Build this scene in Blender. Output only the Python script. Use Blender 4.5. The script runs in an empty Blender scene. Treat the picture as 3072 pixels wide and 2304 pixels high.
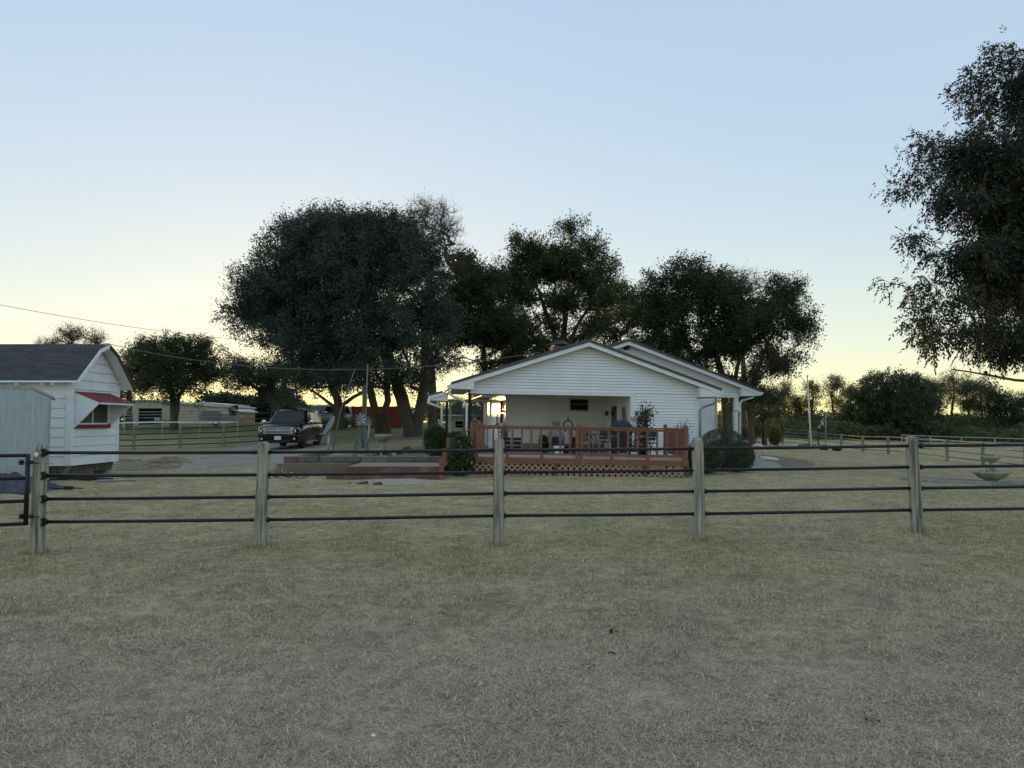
import bpy, bmesh, math, random
import numpy as np
from mathutils import Vector as V, Matrix, Euler
C = bpy.context; S = C.scene; D = bpy.data
R = math.radians
# ------------------------------------------------------------------ camera, sky, sun, exposure
F = 2200.0; HZ = 1265.0; EYE = 1.6
PITCH = math.atan((HZ - 1152) / F)
cam = D.cameras.new('camera'); cam_o = D.objects.new('camera', cam); C.collection.objects.link(cam_o); S.camera = cam_o
cam.sensor_width = 36; cam.lens = F / 3072 * 36; cam.clip_end = 3000; cam.clip_start = .05
cam_o.location = (0, 0, EYE); cam_o.rotation_euler = (math.pi / 2 + PITCH, 0, 0)
SUN_AZ, SUN_EL = -16.0, 1.7
w = D.worlds.new('World'); S.world = w; w.use_nodes = True
nt = w.node_tree; bg = nt.nodes['Background']
sky = nt.nodes.new('ShaderNodeTexSky'); sky.sky_type = 'NISHITA'; sky.sun_disc = False
sky.sun_elevation = R(1.9); sky.sun_rotation = R(SUN_AZ)
sky.air_density = 1; sky.dust_density = 1; sky.ozone_density = 1
sep = nt.nodes.new('ShaderNodeSeparateColor'); com = nt.nodes.new('ShaderNodeCombineColor')
nt.links.new(sky.outputs[0], sep.inputs[0])
def MN(op, a, b=None):
    n = nt.nodes.new('ShaderNodeMath'); n.operation = op
    for k, v in enumerate((a, b)):
        if v is None: continue
        if isinstance(v, (int, float)): n.inputs[k].default_value = v
        else: nt.links.new(v, n.inputs[k])
    return n.outputs[0]
# evening haze: the same soft band of light along the whole horizon, and a gentle shoulder on the sky's range, the same in every direction
tcw = nt.nodes.new('ShaderNodeTexCoord'); sxyz = nt.nodes.new('ShaderNodeSeparateXYZ'); nt.links.new(tcw.outputs['Generated'], sxyz.inputs[0])
band = MN('EXPONENT', MN('MULTIPLY', MN('MAXIMUM', sxyz.outputs[2], 0.0), -1 / .15))
for i, (base, gl, k, c0) in enumerate(((.335, .40, .085, 1.1), (.445, .30, .085, 1.1), (.615, -.12, .08, 1.25))):
    ln = MN('MULTIPLY', MN('LOGARITHM', MN('MAXIMUM', MN('DIVIDE', sep.outputs[i], c0), .12 if i == 2 else 1.0), math.e), k)
    if i < 2: ln = MN('ADD', ln, MN('MULTIPLY', sep.outputs[i], .006))
    v = MN('MAXIMUM', MN('ADD', MN('ADD', MN('MULTIPLY', band, gl), base), ln), .05)
    nt.links.new(MN('MULTIPLY', v, 1 / .15), com.inputs[i])
nt.links.new(com.outputs[0], bg.inputs[0]); bg.inputs[1].default_value = .15
sl = D.lights.new('sun', 'SUN'); sl.energy = 3; sl.angle = R(.6); sl.color = (1, .62, .22)
so = D.objects.new('sun', sl); C.collection.objects.link(so)
so.rotation_euler = V((math.sin(R(SUN_AZ)) * math.cos(R(SUN_EL)), math.cos(R(SUN_AZ)) * math.cos(R(SUN_EL)), math.sin(R(SUN_EL)))).to_track_quat('Z', 'Y').to_euler()
S.view_settings.view_transform = 'Standard'; S.view_settings.look = 'None'; S.view_settings.gamma = 1
S.view_settings.exposure = .47; S.view_settings.use_curve_mapping = False
S.cycles.max_bounces = 6; S.cycles.diffuse_bounces = 3; S.cycles.transparent_max_bounces = 8; S.cycles.use_denoising = True; S.cycles.denoising_prefilter = 'ACCURATE'
rng = np.random.default_rng(7); random.seed(7)

# ------------------------------------------------------------------ measuring: a pixel of the photograph and a depth give a point
cp, sp = math.cos(PITCH), math.sin(PITCH)
def P(px, py, Y):
    a = (px - 1536) / F; b = (1152 - py) / F
    d = V((a, cp - b * sp, sp + b * cp)); d *= Y / d.y
    return V((d.x, d.y, d.z + EYE))
def MPP(Y): return Y / F

# ------------------------------------------------------------------ terrain height
_ctl = [(110,1665,9.0),(780,1637,9.2),(1495,1632,9.4),(2097,1617,9.6),(2750,1590,9.8),(3300,1588,10),
 (1536,1440,20),(2200,1433,21),(2975,1455,21),(2600,1450,17),(400,1440,20),(60,1436,18),(-300,1440,19),
 (405,1351,37),(707,1343,40),(600,1280,62),(650,1400,26),(600,1370,32),(870,1346,36),(1100,1345,29),
 (1233,1313,45),(1140,1293,50),(1060,1283,62),(1480,1290,60),(1400,1300,45),(2300,1400,27),(2580,1358,55),
 (2831,1380,42),(3069,1412,36),(3400,1420,34),(2400,1340,60),(2700,1320,100),(200,1270,120),(1300,1272,100),(-400,1340,40),
 (-300,1272,90),(1900,1300,60),(2200,1330,50),(3500,1325,100),(3000,1345,60)]
_cp = [tuple(P(*c)) for c in _ctl] + [(x, y, 0.0) for x in (-8, -2, 2, 8) for y in (-8, 3, 6)] + \
      [(1.5, 23.5, .12), (4, 25, .12), (7, 27, .1), (0, 30, .3), (7, 33, .15), (-3.5, 25, .3),
       (-300, 250, 1.2), (0, 300, 1.2), (300, 250, -1), (-200, -50, 0), (200, -50, 0), (0, -120, 0)]
_cp = np.array(_cp)
_A = np.linalg.norm(_cp[:, None, :2] - _cp[None, :, :2], axis=2)
_n = len(_cp)
_M = np.zeros((_n + 1, _n + 1)); _M[:_n, :_n] = -_A + np.eye(_n) * 1.2; _M[:_n, _n] = 1; _M[_n, :_n] = 1
_W = np.linalg.solve(_M, np.append(_cp[:, 2], 0))
def gz(x, y):
    x = np.asarray(x, float); y = np.asarray(y, float)
    sh = x.shape; x = x.ravel(); y = y.ravel()
    out = np.empty(len(x))
    for i in range(0, len(x), 20000):
        d = np.hypot(x[i:i+20000, None] - _cp[:, 0], y[i:i+20000, None] - _cp[:, 1])
        out[i:i+20000] = -d @ _W[:_n] + _W[_n]
    out += .012 * np.sin(x * 2.1 + 1.3 * np.sin(y * 1.7)) + .010 * np.sin(y * 3.1 + x * .9) + .006 * np.sin(x * 5.3 - y * 4.1)
    return out.reshape(sh) if sh else float(out[0])
def G(px, Y, dz=0.0):
    x = (px - 1536) / F * Y / cp
    return V((x, Y, gz(x, Y) + dz))

# ------------------------------------------------------------------ objects
COL = C.collection
MW = {}
def mw(o): return MW.get(o.name, Matrix.Identity(4))
def thing(name, label, cat, loc=(0, 0, 0), rz=0.0, tilt=0.0, group=None):
    o = D.objects.new(name, None); o.empty_display_size = .2; COL.objects.link(o)
    o.location = loc; o.rotation_euler = (0, tilt, rz); o['label'] = label; o['category'] = cat
    if group: o['group'] = group
    MW[o.name] = Matrix.Translation(V(loc)) @ Euler((0, tilt, rz)).to_matrix().to_4x4()
    return o
def tag(o, label=None, cat=None, group=None, kind=None):
    for k, v in (('label', label), ('category', cat), ('group', group), ('kind', kind)):
        if v: o[k] = v
    return o
def inst(name, me, parent=None, loc=(0, 0, 0), rot=(0, 0, 0), scale=(1, 1, 1)):
    o = D.objects.new(name, me); COL.objects.link(o)
    o.location = loc; o.rotation_euler = rot; o.scale = scale
    if parent: o.parent = parent
    return o
def children(o): return [c for c in list(COL.objects) if c.parent == o]
def copy_tree(o, parent=None, kids=None):
    if kids is None:
        kids = {}
        for c in COL.objects:
            if c.parent: kids.setdefault(c.parent.name, []).append(c)
    c = o.copy(); COL.objects.link(c)
    if parent: c.parent = parent
    for ch in kids.get(o.name, []): copy_tree(ch, c, kids)
    return c

class MB:
    def __init__(s): s.v = []; s.f = []
    def add(s, vs, fs):
        n = len(s.v); s.v += [tuple(v) for v in vs]; s.f += [tuple(i + n for i in f) for f in fs]; return s
    def box(s, c, d, M=None):
        x, y, z = d[0] / 2, d[1] / 2, d[2] / 2; c = V(c)
        vs = [V((a, b, e)) for a in (-x, x) for b in (-y, y) for e in (-z, z)]
        if M: vs = [M @ v for v in vs]
        return s.add([c + v for v in vs], [(0,1,3,2),(4,6,7,5),(0,4,5,1),(2,3,7,6),(0,2,6,4),(1,5,7,3)])
    def bb(s, a, b): return s.box([(a[i] + b[i]) / 2 for i in range(3)], [abs(b[i] - a[i]) for i in range(3)])
    def beam(s, p, q, w, h, up=(0, 0, 1)):
        p, q = V(p), V(q); d = (q - p).normalized(); u = V(up)
        if abs(d.dot(u)) > .98: u = V((0, 1, 0))
        a = d.cross(u).normalized() * w / 2; b = a.cross(d).normalized() * h / 2
        return s.add([p-a-b, p+a-b, p+a+b, p-a+b, q-a-b, q+a-b, q+a+b, q-a+b], [(0,1,2,3),(7,6,5,4),(0,4,5,1),(1,5,6,2),(2,6,7,3),(3,7,4,0)])
    def tube(s, pts, r, n=8, cap=True):
        pts = [V(p) for p in pts]; k = len(pts)
        rs = [r] * k if not hasattr(r, '__len__') else r
        vs = []; ref = None
        for i in range(k):
            d = (pts[min(i+1, k-1)] - pts[max(i-1, 0)]).normalized()
            if ref is None:
                ref = V((0, 0, 1)) if abs(d.z) < .9 else V((1, 0, 0))
            a = (ref - d * ref.dot(d)).normalized(); ref = a; b = d.cross(a)
            for j in range(n):
                t = 2 * math.pi * j / n; vs.append(pts[i] + (a * math.cos(t) + b * math.sin(t)) * rs[i])
        fs = [(i*n+j, i*n+(j+1) % n, (i+1)*n+(j+1) % n, (i+1)*n+j) for i in range(k-1) for j in range(n)]
        if cap: fs += [tuple(range(n))[::-1], tuple((k-1)*n+j for j in range(n))]
        return s.add(vs, fs)
    def lathe(s, prof, n=16, c=(0, 0, 0), wob=None):
        vs = []; k = len(prof)
        for i, (r, z) in enumerate(prof):
            for j in range(n):
                t = 2 * math.pi * j / n; rr = r * (1 + (wob(t, i) if wob else 0))
                vs.append((c[0] + rr * math.cos(t), c[1] + rr * math.sin(t), c[2] + z))
        fs = [(i*n+j, i*n+(j+1) % n, (i+1)*n+(j+1) % n, (i+1)*n+j) for i in range(k-1) for j in range(n)]
        fs += [tuple(range(n))[::-1], tuple((k-1)*n+j for j in range(n))]
        return s.add(vs, fs)
    def prism(s, poly, O, U, W, N, d):
        O, U, W, N = V(O), V(U), V(W), V(N); n = len(poly)
        a = [O + U * p[0] + W * p[1] for p in poly]; b = [v + N * d for v in a]
        return s.add(a + b, [tuple(range(n))[::-1], tuple(range(n, 2*n))] + [(i, (i+1) % n, n+(i+1) % n, n+i) for i in range(n)])
    def ell(s, c, r, nu=14, nv=8, noise=0, seed=0):
        rg = random.Random(seed); vs = [(c[0], c[1], c[2] - r[2])]
        for i in range(1, nv):
            p = -math.pi / 2 + math.pi * i / nv
            for j in range(nu):
                t = 2 * math.pi * j / nu; k = 1 + noise * rg.uniform(-1, 1)
                vs.append((c[0] + r[0]*k*math.cos(p)*math.cos(t), c[1] + r[1]*k*math.cos(p)*math.sin(t), c[2] + r[2]*k*math.sin(p)))
        vs.append((c[0], c[1], c[2] + r[2])); m = len(vs) - 1
        fs = [(0, 1 + (j+1) % nu, 1 + j) for j in range(nu)]
        for i in range(nv - 2):
            for j in range(nu): fs.append((1+i*nu+j, 1+i*nu+(j+1) % nu, 1+(i+1)*nu+(j+1) % nu, 1+(i+1)*nu+j))
        fs += [(1+(nv-2)*nu+j, 1+(nv-2)*nu+(j+1) % nu, m) for j in range(nu)]
        return s.add(vs, fs)
    def mesh(s, name, mat, smooth=False):
        me = D.meshes.new(name); me.from_pydata(s.v, [], s.f); me.validate()
        if mat: me.materials.append(mat)
        if smooth: me.shade_smooth()
        bm = bmesh.new(); bm.from_mesh(me); bmesh.ops.recalc_face_normals(bm, faces=bm.faces); bm.to_mesh(me); bm.free()
        return me
    def obj(s, name, mat, parent=None, smooth=False, world=False, bevel=0):
        if world and parent is not None:
            I = (MW[parent.name]).inverted(); s.v = [tuple(I @ V(v)) for v in s.v]
        me = s.mesh(name, mat, smooth); o = D.objects.new(name, me); COL.objects.link(o)
        if parent is not None: o.parent = parent
        if bevel:
            b = o.modifiers.new('bevel', 'BEVEL'); b.width = bevel; b.segments = 2; b.limit_method = 'ANGLE'
        return o
def npmesh(name, vs, fs, mat, rnd=None, smooth=False, extra=None):
    me = D.meshes.new(name); k = fs.shape[1]
    me.vertices.add(len(vs)); me.vertices.foreach_set('co', np.ascontiguousarray(vs, np.float32).ravel())
    me.loops.add(fs.size); me.loops.foreach_set('vertex_index', np.ascontiguousarray(fs, np.int32).ravel())
    me.polygons.add(len(fs)); me.polygons.foreach_set('loop_start', np.arange(0, fs.size, k, dtype=np.int32))
    if smooth: me.polygons.foreach_set('use_smooth', np.ones(len(fs), bool))
    me.update(calc_edges=True)
    if rnd is not None:
        a = me.attributes.new('rnd', 'FLOAT', 'FACE'); a.data.foreach_set('value', rnd.astype(np.float32))
    for nm, dom, arr in (extra or []):
        a = me.attributes.new(nm, 'FLOAT', dom); a.data.foreach_set('value', arr.astype(np.float32))
    me.materials.append(mat)
    return me

# ------------------------------------------------------------------ materials
def mat(name, c1, c2=None, scale=6, rough=.75, bump=0, bscale=None, metal=0, stretch=(1, 1, 1), spec=.4, lo=.35, hi=.65, c3=None, s3=.8, m3=(.55, .75), coat=0):
    m = D.materials.new(name); m.use_nodes = True; t = m.node_tree; b = t.nodes['Principled BSDF']; L = t.links
    b.inputs['Roughness'].default_value = rough; b.inputs['Metallic'].default_value = metal
    b.inputs['Specular IOR Level'].default_value = spec; b.inputs['Coat Weight'].default_value = coat
    if c2 is None: c2 = tuple(x * .82 for x in c1)
    tc = t.nodes.new('ShaderNodeTexCoord'); mp = t.nodes.new('ShaderNodeMapping'); mp.inputs['Scale'].default_value = stretch
    L.new(tc.outputs['Object'], mp.inputs[0])
    n = t.nodes.new('ShaderNodeTexNoise'); n.inputs['Scale'].default_value = scale; n.inputs['Detail'].default_value = 6; n.inputs['Roughness'].default_value = .65
    L.new(mp.outputs[0], n.inputs['Vector'])
    r = t.nodes.new('ShaderNodeValToRGB'); r.color_ramp.elements[0].position = lo; r.color_ramp.elements[1].position = hi
    r.color_ramp.elements[0].color = (*c1, 1); r.color_ramp.elements[1].color = (*c2, 1); L.new(n.outputs[0], r.inputs[0])
    col = r.outputs[0]
    if c3:
        n3 = t.nodes.new('ShaderNodeTexNoise'); n3.inputs['Scale'].default_value = s3; n3.inputs['Detail'].default_value = 5; L.new(tc.outputs['Object'], n3.inputs['Vector'])
        r3 = t.nodes.new('ShaderNodeMapRange'); r3.inputs[1].default_value = m3[0]; r3.inputs[2].default_value = m3[1]; L.new(n3.outputs[0], r3.inputs[0])
        mx = t.nodes.new('ShaderNodeMix'); mx.data_type = 'RGBA'; L.new(r3.outputs[0], mx.inputs[0]); L.new(col, mx.inputs[6]); mx.inputs[7].default_value = (*c3, 1); col = mx.outputs[2]
    L.new(col, b.inputs['Base Color'])
    if bump:
        n2 = t.nodes.new('ShaderNodeTexNoise'); n2.inputs['Scale'].default_value = bscale or scale * 2; n2.inputs['Detail'].default_value = 5
        L.new(mp.outputs[0], n2.inputs['Vector'])
        bp = t.nodes.new('ShaderNodeBump'); bp.inputs['Strength'].default_value = bump; bp.inputs['Distance'].default_value = .02
        L.new(n2.outputs[0], bp.inputs['Height']); L.new(bp.outputs[0], b.inputs['Normal'])
    return m
def glass(name, col=(.012, .014, .016), rough=.06):
    m = D.materials.new(name); m.use_nodes = True; b = m.node_tree.nodes['Principled BSDF']
    b.inputs['Base Color'].default_value = (*col, 1); b.inputs['Roughness'].default_value = rough; b.inputs['Specular IOR Level'].default_value = .25
    return m
def leafmat(name, cols, trans=.35, rough=.55):
    m = D.materials.new(name); m.use_nodes = True; t = m.node_tree; L = t.links; b = t.nodes['Principled BSDF']
    at = t.nodes.new('ShaderNodeAttribute'); at.attribute_name = 'rnd'
    r = t.nodes.new('ShaderNodeValToRGB'); e = r.color_ramp.elements
    e[0].position = 0; e[0].color = (*cols[0], 1); e[1].position = 1; e[1].color = (*cols[-1], 1)
    for i, c in enumerate(cols[1:-1]):
        x = e.new((i + 1) / (len(cols) - 1)); x.color = (*c, 1)
    L.new(at.outputs['Fac'], r.inputs[0]); L.new(r.outputs[0], b.inputs['Base Color'])
    b.inputs['Roughness'].default_value = rough; b.inputs['Specular IOR Level'].default_value = .35
    tr = t.nodes.new('ShaderNodeBsdfTranslucent'); L.new(r.outputs[0], tr.inputs[0])
    mx = t.nodes.new('ShaderNodeMixShader'); mx.inputs[0].default_value = trans
    L.new(b.outputs[0], mx.inputs[1]); L.new(tr.outputs[0], mx.inputs[2]); L.new(mx.outputs[0], t.nodes['Material Output'].inputs[0])
    return m
M = {}
M['white'] = mat('white_paint', (.80, .82, .84), (.74, .76, .78), 3, .5, c3=(.66, .65, .62), s3=2.5)
M['vinyl'] = mat('vinyl_siding', (.83, .87, .92), (.79, .83, .88), 2, .42, stretch=(.5, .5, 3), c3=(.70, .72, .72), s3=.9, m3=(.52, .85))
M['shedwhite'] = mat('painted_board', (.80, .84, .89), (.75, .79, .84), 5, .55, bump=.15, bscale=40, stretch=(.6, .6, 6), c3=(.68, .67, .66), s3=2)
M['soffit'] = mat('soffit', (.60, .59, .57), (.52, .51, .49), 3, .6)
M['roofmetal'] = mat('dark_roof_metal', (.085, .088, .09), (.06, .062, .065), 5, .5, metal=.2)
M['shingle'] = [mat('asphalt_shingle', c, tuple(x * .65 for x in c), 60, .95, bump=.6, bscale=120) for c in ((.085, .082, .092), (.07, .072, .08), (.10, .093, .10), (.058, .068, .070))]
M['red'] = mat('red_paint', (.19, .026, .032), (.14, .02, .026), 6, .6, c3=(.24, .06, .06), s3=3)
M['darkred'] = mat('dark_red_trim', (.085, .022, .022), (.05, .016, .016), 6, .7)
M['deckred'] = mat('redwood_stain', (.25, .105, .070), (.175, .073, .05), 9, .7, bump=.25, stretch=(1, 1, 5), c3=(.27, .145, .105), s3=2)
M['deckfloor'] = mat('worn_deck_board', (.38, .315, .275), (.28, .215, .18), 8, .8, bump=.2, stretch=(.6, 6, 1), c3=(.34, .2, .15), s3=1.5)
M['lattice'] = mat('faded_lattice', (.45, .29, .21), (.36, .21, .15), 12, .8, bump=.2)
M['timber'] = mat('stained_timber', (.17, .082, .06), (.11, .058, .046), 7, .8, bump=.3, stretch=(.5, 4, 4), c3=(.2, .15, .12), s3=1.5)
M['greytimber'] = mat('grey_timber', (.21, .16, .13), (.13, .10, .085), 7, .85, bump=.4, stretch=(.5, 4, 4), c3=(.2, .11, .085), s3=1.2)
M['landing'] = mat('landing_boards', (.30, .255, .225), (.20, .165, .145), 8, .85, bump=.3, stretch=(.6, 6, 1), c3=(.22, .14, .11), s3=1.5)
M['post'] = mat('weathered_post', (.43, .405, .335), (.105, .098, .08), 8, .9, bump=1.0, bscale=20, lo=.40, hi=.63, stretch=(3.2, 3.2, .16), c3=(.24, .25, .18), s3=2.2, m3=(.56, .74))
M['post_far'] = mat('tan_post', (.27, .24, .16), (.17, .16, .11), 9, .9, bump=.3, stretch=(1, 1, .2))
M['black'] = mat('black_pipe_paint', (.012, .013, .017), (.018, .019, .023), 9, .40, bump=.06, bscale=60, spec=.3)
M['matblack'] = mat('black_matte', (.014, .014, .015), (.02, .02, .02), 8, .7)
M['galv'] = mat('galvanised_pipe', (.42, .43, .43), (.33, .34, .34), 12, .45, metal=.6)
M['greypipe'] = mat('grey_pipe', (.20, .20, .17), (.14, .14, .12), 9, .6)
M['metalshed'] = mat('weathered_grey_metal', (.40, .46, .50), (.33, .385, .42), 2.5, .55, stretch=(6, 6, .5), c3=(.25, .27, .28), s3=1.2, bump=.15, bscale=5)
M['beige'] = mat('beige_metal_wall', (.47, .41, .34), (.40, .35, .29), 3, .6, stretch=(3, 3, .4))
M['dark'] = mat('dark_interior', (.012, .011, .010), (.02, .018, .016), 3, .9)
M['concrete'] = mat('concrete', (.33, .32, .30), (.24, .235, .22), 7, .9, bump=.35, bscale=30, c3=(.2, .2, .18), s3=2)
M['stone'] = mat('garden_stone', (.40, .385, .34), (.26, .255, .22), 10, .9, bump=.5, bscale=25, c3=(.16, .17, .13), s3=5)
M['block'] = [mat('retaining_block', c, tuple(x * .6 for x in c), 14, .95, bump=.6, bscale=40) for c in ((.20, .185, .16), (.17, .16, .14), (.24, .19, .165))]
M['brickred'] = mat('red_block', (.22, .12, .10), (.15, .09, .08), 14, .95, bump=.6)
M['gravel'] = mat('gravel_drive', (.36, .325, .29), (.20, .18, .16), 30, .95, bump=.8, bscale=60, c3=(.24, .20, .135), s3=.7, stretch=(.4, 1.4, 1), m3=(.46, .62))
M['dirt'] = mat('bare_dirt', (.24, .18, .125), (.14, .105, .075), 12, .97, bump=.9, bscale=20, c3=(.30, .25, .19), s3=2.2)
M['sand'] = mat('pale_sand', (.40, .355, .285), (.30, .265, .205), 10, .97, bump=.5, bscale=30, c3=(.30, .26, .19), s3=3, m3=(.5, .62))
M['bark'] = mat('bark', (.135, .105, .075), (.06, .047, .036), 6, .95, bump=.9, bscale=9, stretch=(2.5, 2.5, .5), c3=(.10, .085, .065), s3=1.5)
M['barkgrey'] = mat('grey_bark', (.13, .115, .095), (.06, .052, .043), 6, .95, bump=.9, bscale=9, stretch=(2.5, 2.5, .5))
M['carblack'] = mat('black_car_paint', (.005, .005, .007), (.006, .006, .008), 3, .14, spec=.35, coat=.25)
M['carwhite'] = mat('white_car_paint', (.75, .76, .78), (.72, .73, .75), 3, .25, spec=.5, coat=.5)
M['carred'] = mat('silver_car_paint', (.20, .21, .22), (.18, .19, .2), 3, .25, spec=.5, metal=.5)
M['chrome'] = mat('chrome', (.72, .73, .75), (.68, .69, .7), 3, .18, metal=1)
M['rubber'] = mat('tyre_rubber', (.016, .016, .016), (.024, .023, .022), 10, .85)
M['lamp'] = glass('headlight_lens', (.62, .64, .66), .12)
M['glass'] = glass('dark_glass')
M['darkpane'] = mat('dark_window_pane', (.006, .007, .008), (.008, .009, .010), 3, .35, spec=.08)
M['screen'] = mat('window_screen', (.04, .042, .043), (.05, .05, .05), 5, .35)
M['containerred'] = mat('red_container', (.23, .045, .038), (.18, .036, .03), 4, .6, stretch=(4, 4, .4), c3=(.2, .05, .04), s3=1)
M['dish'] = mat('dish_grey', (.19, .20, .215), (.16, .17, .18), 4, .5)
M['green'] = mat('faded_green_paint', (.14, .20, .17), (.09, .13, .11), 20, .7)
M['tarp'] = mat('dark_tarp', (.030, .034, .05), (.05, .055, .075), 5, .35, bump=.6, bscale=9)
M['wicker'] = mat('brown_slats', (.24, .155, .095), (.16, .10, .06), 9, .7)
M['grillcover'] = mat('black_cover', (.020, .022, .028), (.032, .034, .042), 5, .6, bump=.4, bscale=9)
M['clay'] = mat('grey_clay', (.18, .185, .19), (.11, .115, .12), 5, .65, c3=(.05, .05, .05), s3=2.5)
M['darkroof'] = mat('blue_grey_roof', (.10, .105, .125), (.075, .08, .095), 8, .8)
M['blueshed'] = mat('pale_blue_wall', (.50, .54, .57), (.44, .48, .51), 3, .7)
M['orange'] = mat('warm_brown_board', (.30, .20, .12), (.22, .15, .09), 5, .8)
M['yellowleafwood'] = M['orange']
M['steel'] = mat('grey_steel', (.34, .35, .36), (.27, .28, .29), 9, .5, metal=.4)
M['flagred'] = mat('flag_red', (.5, .05, .05)); M['flagwhite'] = mat('flag_white', (.75, .75, .75)); M['flagblue'] = mat('flag_blue', (.04, .06, .2))
M['cable'] = mat('cable', (.12, .115, .10), (.09, .09, .08), 5, .6)
M['lf_oak'] = leafmat('live_oak_leaf', ((.018, .030, .022), (.032, .052, .038), (.048, .072, .054), (.066, .070, .066)), .2, .42)
M['lf_green'] = leafmat('oak_leaf', ((.022, .036, .014), (.044, .064, .022), (.062, .084, .030), (.09, .088, .034)), .38)
M['lf_dark'] = leafmat('dark_leaf', ((.016, .027, .014), (.032, .050, .022), (.050, .070, .030), (.074, .082, .036)), .34)
M['lf_pecan'] = leafmat('pecan_leaf', ((.016, .022, .014), (.026, .034, .020), (.038, .044, .026), (.060, .048, .03)), .2)
M['lf_yellow'] = leafmat('autumn_leaf', ((.05, .06, .02), (.10, .10, .03), (.16, .14, .035), (.20, .14, .04)), .5)
M['lf_pine'] = leafmat('cedar_leaf', ((.026, .042, .02), (.044, .066, .03), (.066, .084, .036), (.085, .088, .045)), .3)
M['lf_wood'] = leafmat('woodland_leaf', ((.035, .055, .022), (.07, .10, .038), (.11, .135, .05), (.15, .145, .055)), .42)
M['lf_shrub'] = leafmat('shrub_leaf', ((.025, .045, .016), (.05, .08, .026), (.075, .105, .035), (.10, .12, .05)), .3)
M['lf_hedge'] = leafmat('hedge_leaf', ((.04, .058, .04), (.062, .084, .056), (.088, .11, .075), (.12, .135, .095)), .25)
M['lf_flower'] = leafmat('flower_petal', ((.55, .53, .42), (.65, .62, .5)), .3)
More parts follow.
